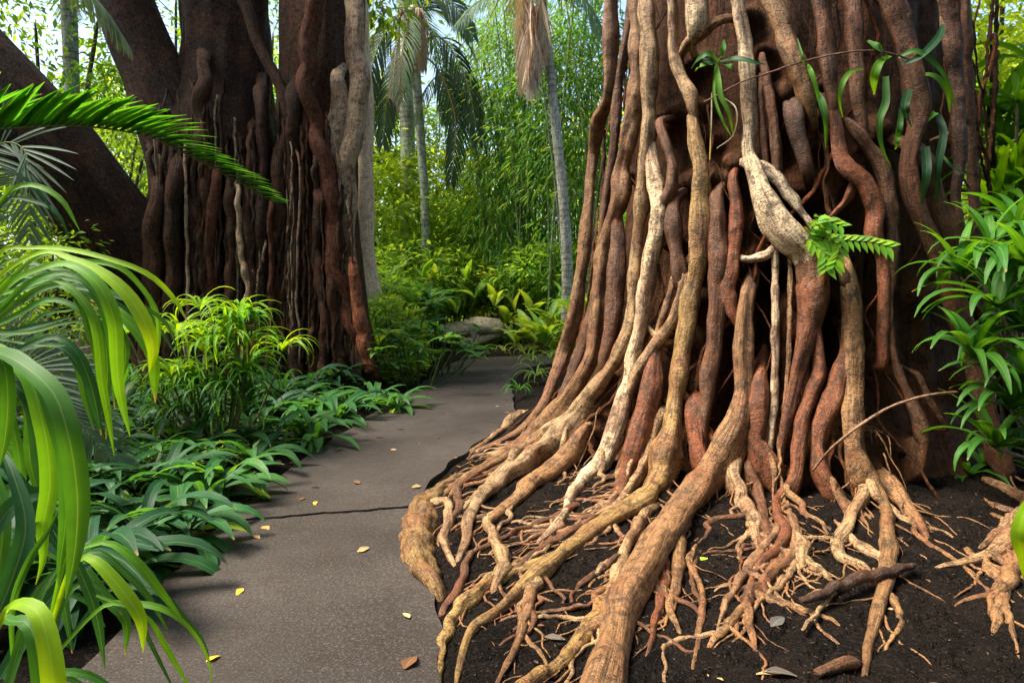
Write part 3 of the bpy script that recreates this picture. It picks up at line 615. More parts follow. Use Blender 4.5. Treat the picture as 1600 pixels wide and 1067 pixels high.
def rosette(parent, at, lib, n, color, tilt=(0, .35), scale=(.75, 1.15), yaw=None, ca=.22, name='leaf'):
    for k in range(n):
        me = random.choice(LIB[lib]); z = random.uniform(0, 6.283) if yaw is None else random.gauss(*yaw)
        s = random.uniform(*scale); m = Matrix.Translation(Vector([float(v) for v in at])) @ Matrix.Rotation(z, 4, 'Z') @ Matrix.Rotation(random.uniform(*tilt), 4, 'Y') @ Matrix.Diagonal((s, s * random.uniform(.9, 1.15), s, 1))
        obj(name, me, parent, jit(color, ca), mw=m)
def gz(x, y): return float(ground(np.array(float(x)), np.array(float(y))))
DG, MG, BG, YG = (.020, .088, .030), (.045, .16, .018), (.10, .28, .014), (.21, .40, .010)
# dark clivias in the border
CL = [(285, 850), (318, 800), (225, 850), (350, 775), (190, 905), (120, 860), (255, 775), (175, 780), (395, 735), (425, 705), (370, 715), (340, 700), (300, 730), (470, 690), (515, 695), (530, 665), (600, 660), (585, 635), (545, 640), (490, 660), (60, 820), (110, 780), (240, 730), (420, 665), (620, 640), (455, 655)]
for k, (x, y) in enumerate(CL):
    g = G(x, y); g[0] = min(g[0], -1.98 + random.uniform(-.05, .05)) if g[1] < 8 else g[0]; g[2] = gz(g[0], g[1])
    if k % 3: t = thing('clivia_plant', 'dark green strap leaved clivia edging the concrete path, all leaves green', 'plant', g, 'clivias edging the path')
    else: t = thing('clivia_plant', 'dark green clivia edging the concrete path with two yellowing leaves', 'plant', g, 'clivias with yellowing leaves')
    cc_ = random.choice([DG, (.03, .12, .03), (.05, .17, .035)])
    rosette(t, (0, 0, .01), 'clivia', random.randint(11, 15), cc_, (0, .3), (.75, 1.15)); rosette(t, (0, 0, .01), 'clivia_flat', random.randint(4, 7), cc_, (0, .3), (.8, 1.15))
    if k % 3 == 0:
        for _ in range(2): rosette(t, (0, 0, .02), 'clivia_flat', 1, (.30, .42, .03), (0, .2), (.8, 1))
BK = [(20, 900), (80, 950), (140, 940), (30, 760), (160, 720), (70, 720), (210, 690), (130, 690), (270, 700), (300, 680), (20, 700), (180, 660), (390, 650), (440, 630), (480, 620), (520, 615), (360, 650), (250, 660), (90, 660), (560, 600)]
for k, (x, y) in enumerate(BK):
    g = G(x, y); g[2] = gz(g[0], g[1])
    t = thing('border_plant', 'dim green strap leaved plant deep in the border under the banyan', 'plant', g, 'strap plants deep in the border')
    rosette(t, (0, 0, .05), 'clivia', random.randint(12, 16), (.02, .08, .03), (0, .3), (.9, 1.4)); rosette(t, (0, 0, .01), 'clivia_flat', 7, (.02, .075, .03), (0, .3), (.9, 1.3))
# grassy dracaena clump
g = G(345, 712); t = thing('grassy_dracaena', 'bright green grassy clump with arching narrow leaves at the banyan foot', 'plant', (g[0], g[1], gz(g[0], g[1])))
for k in range(24):
    x, y, h = random.gauss(0, .34), random.gauss(0, .25), random.uniform(.5, 1.3)
    p = [[x * .3, y * .3, 0, .012], [x * .7, y * .7, h * .5, .011], [x, y, h, .009]]
    obj('stem', tube_mesh('stem', p, 'bark', step=.08, seg=6), t, (.2, .22, .08))
    rosette(t, (x, y, h), 'grass', 19, random.choice([BG, BG, YG, YG]), (-.1, .4), (.6, 1.0))
    rosette(t, (x, y, h * .6), 'grass', 8, MG, (0, .6), (.7, 1.0))
# ------------------------------------------------------------------ traced blades in the foreground
def traced_leaf(parent, org, pl, color, name='leaf', fold=.25, mat='leaf', face=.75, Y=2.0, wk=1.0):
    """pl: (px, py, half width px[, depth])"""
    pts = []; 
    for q in pl:
        y = q[3] if len(q) > 3 else Y; p = P(q[0], q[1], y); pts.append([*p, q[2] * wk * y / F])
    d, s = resample(catmull(pts, 6), max(.02, .03)); p = d[:, :3]
    view = np.array([0, 0, CAMZ]) - p; view /= np.linalg.norm(view, axis=1)[:, None]
    nr = view * face + np.array([0, 0, 1.0]) * (1 - face) + np.array([.1, 0, .15])
    V, Fc, uv = ribbon(p - np.asarray(org), d[:, 3], nr, fold)
    return obj(name, mesh('leaf', V, Fc, uv, mat=mat), parent, color)
o1 = P(-60, 1000, 1.95); o1[2] = gz(o1[0], o1[1])
arch = thing('arching_strap_plant', 'tall plant with long glossy arching strap leaves overhanging the clivias', 'plant', o1)
stem = np.array([[*(P(-60, 560, 1.95) - o1), .02], [*(P(-60, 800, 1.95) - o1), .022], [0, 0, 0, .026]])
obj('stem', tube_mesh('stem', stem, 'bark', step=.06, seg=8), arch, (.12, .2, .05))
AL = [
 (YG, [(-60, 480, 4, 1.95), (0, 395, 5, 1.95), (40, 388, 5, 1.95), (100, 389, 7, 1.95), (170, 405, 7, 1.95), (230, 428, 7, 1.97), (270, 465, 6, 2.0), (293, 503, 1, 2.0)]),
 (YG, [(-50, 500, 5, 1.95), (0, 430, 6, 1.9), (67, 394, 6, 1.88), (111, 405, 9, 1.86), (148, 420, 12, 1.85), (182, 444, 16, 1.84), (209, 475, 18, 1.84), (229, 512, 17, 1.84), (239, 549, 13, 1.85), (233, 582, 1, 1.86)]),
 (BG, [(-50, 520, 6, 1.95), (-10, 470, 8, 1.85), (20, 440, 9, 1.82), (50, 425, 9, 1.8), (98, 412, 10, 1.78), (135, 427, 13, 1.76), (162, 458, 16, 1.75), (179, 505, 17, 1.75), (182, 562, 15, 1.76), (187, 613, 12, 1.77), (203, 682, 1, 1.78)]),
 (MG, [(-50, 530, 5, 2.0), (-5, 490, 6, 2.0), (40, 446, 8, 2.0), (88, 427, 8, 2.0), (128, 437, 8, 2.0), (155, 471, 9, 2.0), (168, 512, 9, 2.0), (175, 560, 7, 2.0), (179, 640, 1, 2.0)]),
 (MG, [(-50, 540, 5, 1.95), (-5, 500, 7, 2.0), (60, 453, 9, 2.05), (130, 440, 2, 2.1)]),
 (BG, [(-50, 500, 4, 1.98), (60, 400, 5, 2.05), (130, 408, 5, 2.1), (182, 417, 5, 2.12), (216, 444, 6, 2.14), (243, 485, 6, 2.15), (248, 529, 5, 2.15), (243, 565, 1, 2.15)]),
 (MG, [(-60, 540, 10, 1.6), (0, 552, 16, 1.5), (44, 576, 22, 1.45), (84, 615, 26, 1.42), (104, 670, 27, 1.4), (116, 730, 28, 1.4), (121, 790, 27, 1.4), (118, 850, 20, 1.4), (110, 900, 10, 1.4), (102, 935, 1, 1.4)]),
 (DG, [(0, 560, 6, 2.1), (78, 527, 8, 2.1), (115, 545, 10, 2.1), (135, 582, 13, 2.1), (148, 626, 12, 2.1), (158, 680, 1, 2.1)]),
 (MG, [(-40, 540, 8, 1.6), (2, 560, 14, 1.6), (12, 620, 17, 1.6), (8, 680, 14, 1.6), (-2, 730, 2, 1.6)]),
 (BG, [(-60, 360, 3, 2.2), (-5, 320, 4, 2.2), (20, 295, 6, 2.2), (55, 290, 7, 2.2), (95, 312, 7, 2.2), (124, 360, 1, 2.2)]),
 (MG, [(-40, 520, 6, 2.2), (40, 520, 6, 2.2), (100, 505, 5, 2.2), (160, 500, 1, 2.2)]),
 (DG, [(-40, 620, 10, 1.9), (20, 600, 14, 1.9), (50, 640, 16, 1.9), (60, 720, 14, 1.9), (80, 800, 2, 1.9)]),
]
def again(pl, dx, dy, dz, wk): return [(x + dx * min(1, k / 2) + random.gauss(0, 3), y + dy * min(1, k / 2) + random.gauss(0, 3), w * wk, z + dz) for k, (x, y, w, z) in enumerate(pl)]
for c, pl in AL:
    traced_leaf(arch, o1, pl, jit(c, .08), wk=.64)
    for _ in range(2): traced_leaf(arch, o1, again(pl, random.uniform(-45, 10), random.uniform(-25, 60), random.uniform(.05, .45), random.uniform(.4, .6)), jit(random.choice([BG, MG, MG, DG]), .15))
o2 = P(40, 1140, 1.75); o2[2] = gz(o2[0], o2[1])
low = thing('low_strap_plant', 'yellow green strap leaved plant arching out over the path edge', 'plant', o2)
LL = [
 (YG, [(-20, 1010, 5, 1.5), (8, 958, 10, 1.48), (28, 944, 17, 1.45), (58, 955, 21, 1.42), (74, 1000, 24, 1.4), (84, 1080, 26, 1.38), (80, 1150, 18, 1.4)]),
 (BG, [(70, 1010, 4, 1.8), (100, 880, 5, 1.75), (138, 853, 5, 1.75), (173, 849, 8, 1.75), (212, 877, 11, 1.75), (247, 920, 10, 1.76), (285, 968, 2, 1.78)]),
 (YG, [(70, 1010, 4, 1.75), (105, 900, 6, 1.7), (130, 872, 8, 1.68), (152, 879, 13, 1.66), (191, 923, 17, 1.65), (219, 966, 14, 1.65), (224, 1018, 1, 1.66)]),
 (BG, [(80, 1030, 4, 1.8), (155, 951, 5, 1.8), (198, 943, 8, 1.8), (254, 951, 8, 1.8), (297, 983, 5, 1.82), (325, 1029, 3, 1.85), (331, 1075, 1, 1.86)]),
 (BG, [(150, 930, 3, 1.7), (226, 962, 5, 1.72), (261, 1015, 7, 1.74), (292, 1068, 3, 1.76)]),
 (MG, [(20, 1040, 4, 1.7), (18, 945, 5, 1.68), (45, 875, 7, 1.66), (70, 838, 6, 1.65), (96, 788, 1, 1.65)]),
 (DG, [(-10, 700, 9, 1.9), (35, 757, 11, 1.9), (80, 810, 10, 1.9), (108, 868, 1, 1.9)]),
 (DG, [(100, 840, 6, 1.85), (124, 890, 11, 1.85), (150, 960, 12, 1.86), (164, 1045, 1, 1.88)]),
 (MG, [(50, 1060, 4, 1.6), (95, 1050, 9, 1.6), (141, 1056, 10, 1.62), (190, 1085, 3, 1.64)]),
 (MG, [(60, 1050, 4, 1.9), (100, 940, 6, 1.95), (130, 910, 7, 1.98), (165, 925, 6, 2.0), (190, 960, 1, 2.0)]),
 (DG, [(-20, 1000, 14, 1.7), (20, 900, 22, 1.75), (40, 820, 20, 1.8), (20, 740, 12, 1.85), (0, 700, 2, 1.9)]),
 (DG, [(0, 1060, 14, 1.7), (60, 960, 18, 1.8), (110, 900, 14, 1.85), (150, 880, 2, 1.9)]),
 (DG, [(-30, 860, 14, 1.8), (20, 790, 20, 1.85), (70, 770, 16, 1.9), (120, 790, 3, 1.95)]),
 (MG, [(10, 1080, 8, 1.6), (30, 1010, 12, 1.65), (60, 930, 12, 1.7), (95, 880, 2, 1.75)]),
]
for c, pl in LL:
    traced_leaf(low, o2, pl, jit(c, .08), wk=.68)
    traced_leaf(low, o2, again(pl, random.uniform(-50, -5), random.uniform(-30, 40), random.uniform(.1, .5), random.uniform(.45, .65)), jit(random.choice([MG, MG, DG]), .15))

# ------------------------------------------------------------------ fronds
def frond(parent, org, rach, n, Lp, W, ang, droop, color, name='frond', rr=.008, split=True, up=(0, 0, 1), vee=.5, sides=(-1, 1), dry=False, t0=.06):
    """rach: 3D points. leaflets along both sides; split=True keeps every leaflet an object"""
    c, s = resample(catmull(rach, 8), .03); T, _, _ = frames(c); s = s / s[-1]
    fr = obj(name, tube_mesh(name, np.c_[c - org, rr * (1.15 - s)], 'dry' if dry else 'leaf', step=.05, seg=6, lump=0, lobes=0), parent, (.20, .26, .08) if not dry else color)
    parts = []; up = np.asarray(up, float)
    for sd in sides:
        for k in range(n):
            f = t0 + (1 - t0) * (k + random.uniform(-.25, .25)) / n; f = min(max(f, 0), .995); q = int(f * (len(c) - 1)); t = T[q]
            S = np.cross(t, up); S /= np.linalg.norm(S) + 1e-9; U = np.cross(S, t)
            a = ang * random.uniform(.88, 1.12) * (1 - .35 * f); L = Lp * (math.sin(math.pi * min(1, .18 + .82 * f)) ** .55 * .85 + .12) * random.uniform(.9, 1.08)
            d0 = t * math.cos(a) + (S * sd * math.cos(vee) + U * math.sin(vee)) * math.sin(a); m = 7; pts = [c[q].copy()]; d = d0.copy()
            for _ in range(m - 1):
                d = d + np.array([0, 0, -droop / m]); d /= np.linalg.norm(d); pts.append(pts[-1] + d * L / (m - 1))
            pts = np.array(pts); w = W * np.array([.55, .95, 1, .95, .8, .5, .05]); nr = np.tile(np.cross(S * sd, t) * sd * .0 + U + np.array([0, 0, .3]), (m, 1))
            V, Fc, uv = ribbon(pts - org, w, nr, .2); parts.append((V, Fc.tolist(), uv))
    if split:
        for V, Fc, uv in parts: obj('leaflet', mesh('leaflet', V, Fc, uv, mat='dry' if dry else 'leaf'), fr, jit(color, .15))
    else:
        V, Fc, uv = join(parts); l = obj('leaflets', mesh('leaflets', V, Fc, uv, mat='dry' if dry else 'leaf'), fr, color); l['kind'] = 'stuff'
    return fr
oc = P(-420, 700, 2.6); oc[2] = gz(oc[0], oc[1])
cyc = thing('cycad', 'dark green cycad frond arching across in front of the banyan', 'plant', oc)
obj('trunk', tube_mesh('trunk', [[0, 0, -.05, .13], [.01, 0, .5, .14], [.02, 0, 1.0, .12], [.02, 0, 1.25, .05]], 'barkdark', step=.06, seg=16, lobes=.12), cyc, MD)
r0 = [P(-400, 330, 2.6), P(-200, 235, 2.55), P(-60, 206, 2.5), P(0, 202, 2.48), (P(60, 198, 2.46)), P(120, 197, 2.44), P(180, 203, 2.42), P(240, 217, 2.4), P(300, 246, 2.38), P(360, 278, 2.36), P(436, 322, 2.34)]
frond(cyc, oc, np.array(r0), 84, .29, .0135, .78, .30, (.05, .21, .015), vee=1.2, rr=.007)
for k in range(5):
    a = random.uniform(2.2, 4.4); b = np.array([oc[0], oc[1], oc[2] + 1.2]); r = [b, b + [math.cos(a) * .4, math.sin(a) * .4, .45], b + [math.cos(a) * .8, math.sin(a) * .8, .45], b + [math.cos(a) * 1.2, math.sin(a) * 1.2, .1]]
    frond(cyc, oc, np.array(r), 34, .15, .009, 1.0, .3, (.03, .12, .02), vee=.6, split=False)
# feather palm at the edge of the border
of = G(-40, 760); of[2] = gz(of[0], of[1]); of = np.array(of)
fp = thing('feather_palm', 'grey green feather palm with drooping fronds behind the arching strap plant', 'palm', of)
ymid = float(of[1])
for r, L in (([P(-60, 640, ymid), P(-60, 330, ymid - .2), P(-10, 232, ymid - .3), P(36, 232, ymid - .35), P(46, 290, ymid - .4), P(46, 385, ymid - .4)], .55),
          ([P(-50, 650, ymid), P(10, 570, ymid - .2), P(60, 575, ymid - .3), P(110, 640, ymid - .35), P(190, 740, ymid - .3)], .55),
          ([P(-60, 650, ymid), P(-40, 560, ymid), P(20, 545, ymid + .1), P(90, 580, ymid + .2), P(150, 650, ymid + .2)], .5)):
    frond(fp, of, np.array(r), 48, L, .011, .95, .35, (.07, .13, .085), vee=.05, rr=.01, t0=.3, up=(0.1, -1, .15))
obj('trunk', tube_mesh('trunk', [[0, 0, -.05, .06], [.0, .05, .3, .06], [.05, .1, .55, .04]], 'barkdark', step=.05, seg=10), fp, MD)

def palm(name, label, tr, rtop, nf, fl, color, Yb, rbase, mat='ringed', col=(.50, .50, .42), dead=0, leaf=.018, n=24, group=None, seglen=.5, droop=.7, down=.2):
    """tr: trunk points in 3D from foot to top"""
    org = np.array(tr[0]); t = thing(name, label, 'palm', org, group); tr = np.array(tr)
    r = np.linspace(rbase, rtop, len(tr)); obj('trunk', tube_mesh('trunk', np.c_[tr - org, r], mat, step=.08, seg=14, lump=.04, lobes=.02, tip=False), t, col)
    top = tr[-1]
    for k in range(nf):
        a = k / nf * 6.283 + random.uniform(-.3, .3); e = random.uniform(-down, 1.2); L = fl * random.uniform(.6, 1.2); dr = droop * random.uniform(.45, 1.3); d = np.array([math.cos(a) * math.cos(e), math.sin(a) * math.cos(e), math.sin(e)]); p = [top.copy()]
        for q in range(5): d = d + [random.gauss(0, .08), random.gauss(0, .08), -dr * .45]; d /= np.linalg.norm(d); p.append(p[-1] + d * L / 5)
        frond(t, org, np.array(p), n, fl * random.uniform(.18, .26), leaf * .72, random.uniform(.7, 1.1), random.uniform(.3, 1.1), jit(color, .35), split=False, rr=.018, vee=random.uniform(-.2, .4), t0=.15)
    for k in range(dead):
        a = random.uniform(0, 6.283); b = top + [math.cos(a) * .1, math.sin(a) * .1, -.1]
        p = [b, b + [math.cos(a) * .22, math.sin(a) * .22, -.1], b + [math.cos(a) * .28, math.sin(a) * .28, -.7], b + [math.cos(a) * .25, math.sin(a) * .25, -1.5]]
        frond(t, org, np.array(p), 26, .55, .016, .5, 1.4, (.42, .29, .20), name='dead_frond', split=False, rr=.02, vee=0, dry=True)
    return t
b = G(886, 470); pc = [np.array([b[0], b[1], 0]), P(884, 400, b[1]), P(878, 300, b[1]), P(868, 200, b[1]), P(858, 100, b[1]), P(846, 0, b[1]), P(838, -70, b[1])]
YC = 15.0; pc = [np.array([P(888, 0, YC)[0], YC, 0.0]), P(886, 420, YC), P(880, 310, YC), P(869, 200, YC), P(860, 110, YC), P(848, 10, YC), P(838, -60, YC)]
palm('slender_palm', 'slender grey ringed palm trunk with dead straw fronds hanging at top', pc, .085, 10, 2.6, (.05, .14, .05), YC, .125, dead=0, droop=.8)
cp = bpy.data.objects['slender_palm']
for k in range(14):
    b = P(random.uniform(802, 850), random.uniform(-60, -10), YC - .3 + random.uniform(-.2, .2)); e = P(random.uniform(812, 842), random.uniform(95, 165), YC - .3 + random.uniform(-.2, .2))
    frond(cp, np.array(pc[0]), np.array([b, b * .6 + e * .4 + [random.uniform(-.15, .15), 0, 0], e]), 34, .80, .011, .55, 1.0, jit((.72, .54, .42), .2), name='dead_frond', split=False, rr=.02, vee=0, dry=True)
YA = 17.5; pa = [np.array([P(664, 0, YA)[0], YA, 0.0]), P(665, 400, YA), P(663, 300, YA), P(656, 200, YA), P(650, 110, YA), P(646, 10, YA)]
palm('fan_topped_palm', 'pale thin palm trunk with drooping dark fronds beyond the banyan', pa, .12, 10, 3.4, (.05, .12, .05), YA, .10, col=(.55, .62, .46), down=.8, droop=1.1, dead=5, n=34)
YB = 16.0; YB = 18.6; pb = [np.array([P(762, 0, YB)[0], YB, 0.0]), P(762, 420, YB), P(756, 330, YB), P(745, 250, YB), P(728, 175, YB), P(712, 110, YB)]
palm('leaning_palm', 'small leaning palm with black green fronds drooping before bright sky', pb, .06, 9, 2.3, (.035, .085, .035), YB, .085, col=(.36, .40, .30), down=.8, droop=1.2, n=34)
YE = 19.0; pe = [np.array([P(637, 0, YE)[0], YE, 0.0]), P(637, 400, YE), P(637, 280, YE), P(636, 160, YE), P(634, 60, YE), P(632, -50, YE)]
palm('smooth_palm', 'smooth pale green palm trunk rising behind the drooping fronds', pe, .19, 10, 3.0, (.07, .16, .06), YE, .20, col=(.74, .82, .68))
YD = 9.0; pd = [np.array([P(120, 0, 14)[0], 14, 0.0]), P(110, 350, 14), P(112, 150, 14), P(105, -40, 14)]
palm('pale_palm', 'pale palm trunk showing between the leaning banyan limbs', pd, .14, 9, 2.6, (.06, .15, .06), 14, .16, col=(.5, .52, .42), down=.4)
ap = bpy.data.objects['fan_topped_palm']; oa = np.array(pa[0])
for r in ([(648, 60), (615, 40), (585, 90), (574, 180)], [(648, 70), (690, 60), (730, 130), (748, 225)], [(650, 80), (685, 110), (712, 190), (704, 290)], [(648, 60), (630, 90), (606, 150), (598, 230)], [(650, 50), (670, 0), (710, 10), (740, 60)]):
    frond(ap, oa, np.array([P(x, y, YA - .2 * k) for k, (x, y) in enumerate(r)]), 40, .85, .019, .8, 1.3, jit((.03, .075, .035), .3), split=False, rr=.022, vee=0, t0=.2, up=(.1, -1, .3))
for r in ([(622, 60), (616, 110), (612, 180)], [(630, 80), (624, 130), (618, 170)]):
    frond(ap, oa, np.array([P(x, y, YA - .4) for x, y in r]), 26, .6, .014, .4, 1.0, (.62, .46, .34), name='dead_frond', split=False, rr=.02, vee=0, dry=True, up=(.1, -1, .3))
for r in ([(840, -30), (790, -15), (745, 5), (708, 45)], [(846, -20), (880, -30), (920, 10), (940, 60)]):
    frond(cp, np.array(pc[0]), np.array([P(x, y, YC - .2) for x, y in r]), 44, .55, .015, .9, 1.2, (.14, .26, .16), split=False, rr=.02, vee=0, t0=.15, up=(.1, -.6, .8))
# hanging silver frond, upper corner: a palm leaning in beside the banyan
YH = 6.0; ph = [np.array([P(-330, 0, YH)[0], YH, 0.0]), P(-320, 300, YH), P(-250, -60, YH)]
hp = palm('silvery_palm', 'palm with silvery hanging leaflets over the leaning banyan limbs', ph, .09, 5, 1.8, (.10, .17, .11), YH, .12, down=.1)
frond(hp, np.array(ph[0]), np.array([P(-250, -60, YH), P(-80, -120, YH), P(40, -90, YH), P(110, -40, YH), P(160, 10, YH), P(200, 70, YH)]), 62, .66, .013, .8, 1.6, (.16, .25, .18), split=True, rr=.012, vee=0, t0=.45)
# pale peeling trunk behind the banyan
pt = thing('peeling_trunk_tree', 'pale tree trunk with peeling buff bark just behind the banyan', 'tree', (P(568, 0, 13)[0], 13, 0)); op = np.array(pt.location)
obj('trunk', tube_mesh('trunk', np.array([[*(P(568, 480, 13) - op), .30], [*(P(564, 400, 13) - op), .24], [*(P(566, 300, 13) - op), .22], [*(P(568, 200, 13) - op), .20], [*(P(566, 100, 13) - op), .18], [*(P(562, -40, 13) - op), .16]]), 'barkpale', step=.06, seg=16, lobes=.12), pt, (.85, .64, .42))
foliage('crown', pt, (0, 0, 7.8), (1.8, 1.8, 1.4), 1500, .2, color=(.08, .17, .03))

# ------------------------------------------------------------------ plants on and beside the big fig
def dracaena(label, base, tops, color, n=16, lib=('drac', 'dracup'), name='cane_dracaena', group=None, sc=(.8, 1.2)):
    g = np.array([base[0], base[1], gz(base[0], base[1])]); t = thing(name, label, 'plant', g, group)
    for tp in tops:
        e = np.asarray(tp) - g; p = [[0, 0, 0, .016], [e[0] * .25, e[1] * .25, e[2] * .5, .014], [e[0], e[1], e[2], .011]]
        if e[2] > .12: obj('cane', tube_mesh('cane', p, 'ringed', step=.05, seg=8), t, (.34, .26, .16))
        rosette(t, e, lib[0], int(n * .65), color, (-.1, .5), sc); rosette(t, e, lib[1], int(n * .35), (color[0] * 1.4, color[1] * 1.3, color[2]), (-.15, .2), sc)
    return t
YR = 4.55
b = G(1590, 790); dracaena('tall cane dracaena with glossy leaf whorls crowding the right of the big fig'.replace('the right of ', ''), (b[0] + .15, b[1]),
    [P(1590, 360, YR), P(1545, 400, YR - .15), P(1600, 520, YR - .2), P(1520, 560, YR - .3), P(1580, 640, YR - .35), P(1500, 430, YR - .1), P(1560, 480, YR - .4), P(1610, 430, YR - .3), P(1555, 700, YR - .3), P(1605, 600, YR - .5)], MG, 19, sc=(.9, 1.35))
b = G(1640, 760); dracaena('bright green cane dracaena rising behind the glossy dark whorls', (b[0] + .2, b[1] + .8), [P(1575, 300, 5.6), P(1600, 270, 5.6), P(1625, 330, 5.4), P(1570, 230, 5.9), P(1600, 200, 5.7), P(1550, 330, 5.5), P(1590, 390, 5.2), P(1590, 160, 5.6), P(1615, 100, 5.8), P(1565, 180, 6.0)], BG, 18, sc=(1.1, 1.6))
b = G(1510, 775); dracaena('low rosette of narrow green leaves on the soil beside the fig', (b[0], b[1]), [np.array([b[0], b[1], .14]), np.array([b[0] + .15, b[1] + .05, .2])], MG, 13, name='low_dracaena', sc=(.7, 1.0))
b = G(1600, 745); dracaena('dark leafy dracaena at the foot of the cane dracaenas', (b[0], b[1]), [np.array([b[0], b[1], .25]), np.array([b[0] + .1, b[1] + .2, .5])], DG, 14, name='low_dracaena', sc=(.9, 1.3))
o = P(1600, 860, 2.6); o[2] = gz(o[0], o[1]); e = thing('bright_strap_seedling', 'single bright yellow green strap leaf at the surface roots', 'plant', P(1612, 930, 2.9))
traced_leaf(e, np.array(e.location), [(1612, 930, 4, 2.9), (1600, 880, 9, 2.85), (1592, 835, 12, 2.8), (1606, 790, 8, 2.8), (1625, 760, 2, 2.8)], YG)

def epiphyte(name, label, px, py, leaves, lib='drac', n=0, color=MG, off=.10):
    p = cast(px, py, off); t = thing(name, label, 'plant', p); p = np.array(p)
    for c, pl in leaves:
        q = [(x, y, w, (cast(x, y, off + .02)[1] if cast(x, y, off + .02)[2] > .2 else p[1]) - .02 - .10 * math.sin(math.pi * k / max(1, len(pl) - 1))) for k, (x, y, w) in enumerate(pl)]
        traced_leaf(t, p, q, jit((c[0] * .8, c[1] * .8, c[2] * .8), .15), face=.7, wk=.72)
    if n: rosette(t, (0, -.03, 0), lib, n, color, (-.2, .7), (.35, .6), yaw=(-1.6, 1.0))
    return t
epiphyte('bird_nest_epiphyte', 'small rosette plant clinging high among the pale fig roots', 1122, 98, [
 (MG, [(1122, 98, 3), (1108, 84, 7), (1092, 92, 6), (1080, 108, 1)]), (MG, [(1122, 98, 3), (1130, 78, 6), (1131, 62, 1)]), (DG, [(1124, 98, 4), (1150, 92, 7), (1180, 98, 4), (1198, 102, 1)]),
 (BG, [(1120, 100, 3), (1122, 124, 6), (1126, 150, 6), (1140, 180, 4), (1146, 214, 1)]), (BG, [(1118, 104, 2), (1116, 150, 3), (1130, 190, 3), (1142, 212, 1)]), (BG, [(1112, 100, 4), (1096, 102, 5), (1086, 112, 1)]),
 (MG, [(1128, 100, 3), (1142, 104, 6), (1146, 114, 1)]), (DG, [(1120, 98, 4), (1106, 96, 8), (1098, 90, 1)]), ((.5, .45, .3), [(1112, 145, 1), (1111, 200, 1.6), (1109, 250, 1)]), ((.45, .4, .25), [(1126, 150, 1), (1150, 170, 1.5), (1146, 210, 1.2), (1120, 232, 1)])])
epiphyte('strap_epiphyte', 'hanging strap leaved epiphyte on the dark upper fig trunk', 1400, 100, [
 (BG, [(1392, 88, 3), (1376, 96, 8), (1366, 120, 9), (1366, 148, 2)]), (MG, [(1388, 90, 4), (1372, 74, 8), (1356, 64, 3)]), (MG, [(1384, 120, 6), (1384, 160, 8), (1374, 190, 7), (1378, 230, 4), (1392, 260, 1)]),
 (BG, [(1350, 108, 2), (1330, 112, 5), (1316, 132, 6), (1312, 160, 3), (1317, 184, 1)]), (MG, [(1404, 90, 4), (1430, 80, 6), (1456, 96, 7), (1478, 124, 5), (1492, 166, 2)]), (BG, [(1436, 116, 3), (1462, 120, 6), (1480, 146, 6), (1484, 176, 1)]),
 (DG, [(1410, 100, 5), (1436, 90, 7), (1466, 60, 8), (1474, 36, 2)]), (MG, [(1408, 170, 4), (1406, 200, 6), (1402, 228, 2)]), (BG, [(1404, 200, 4), (1402, 222, 5), (1399, 234, 1)]), (DG, [(1466, 180, 6), (1474, 210, 8), (1466, 260, 7), (1464, 312, 2)]),
 (MG, [(1456, 186, 5), (1462, 176, 7), (1450, 190, 2)]), (DG, [(1420, 140, 8), (1414, 170, 9), (1424, 200, 3)]), (DG, [(1446, 230, 8), (1448, 270, 9), (1440, 320, 2)]), (MG, [(1470, 240, 2), (1490, 262, 4), (1530, 282, 1)])])
epiphyte('blade_epiphyte', 'thin upright green blades on the brown fig trunk beside the vine', 1290, 200, [
 (BG, [(1290, 200, 1), (1276, 140, 4), (1266, 110, 5), (1262, 100, 1)]), (MG, [(1290, 232, 1), (1290, 190, 5), (1284, 160, 8), (1274, 138, 2)]), (MG, [(1258, 110, 2), (1254, 90, 3), (1246, 60, 1)])])
# bright fern leaflets
p0 = cast(1265, 372, .12); fn = thing('fern_sprig', 'bright green pinnate fern sprouting at the end of the pale root', 'fern', p0); p0 = np.array(p0)
for st in ([(1262, 372), (1280, 350), (1290, 345), (1312, 352)], [(1262, 372), (1275, 385), (1288, 395), (1290, 418)], [(1264, 370), (1290, 372), (1310, 385), (1304, 412)], [(1290, 372), (1330, 376), (1360, 378), (1392, 386)], [(1262, 368), (1272, 352), (1276, 345), (1282, 336)]):
    pts = np.array([P(x, y, p0[1] - .05 - .05 * k) for k, (x, y) in enumerate(st)]); c, s = resample(catmull(pts, 6), .02)
    stp = obj('frond', tube_mesh('frond', np.c_[c - p0, np.full(len(c), .0025)], 'leaf', step=.03, seg=5, lump=0), fn, MG); T, _, _ = frames(c)
    for q in range(1, len(c), 2):
        for sd in (-1, 1):
            S = np.cross(T[q], [0, -1, .3]) * sd; S /= np.linalg.norm(S); d = S * .85 + T[q] * .6 + [0, -.15, -.2]; d /= np.linalg.norm(d); L = random.uniform(.07, .10)
            m = np.linspace(0, 1, 5)[:, None]; pp = c[q] - p0 + d * L * m + np.array([0, -.01, -.02]) * m ** 2
            V, Fc, uv = ribbon(pp, np.array([.15, .9, 1, .6, .05]) * L * .24, np.tile([0, -.8, .6], (5, 1)), .2)
            obj('leaflet', mesh('leaflet', V, Fc, uv, mat='leaf'), stp, jit(random.choice([BG, BG, YG]), .15))
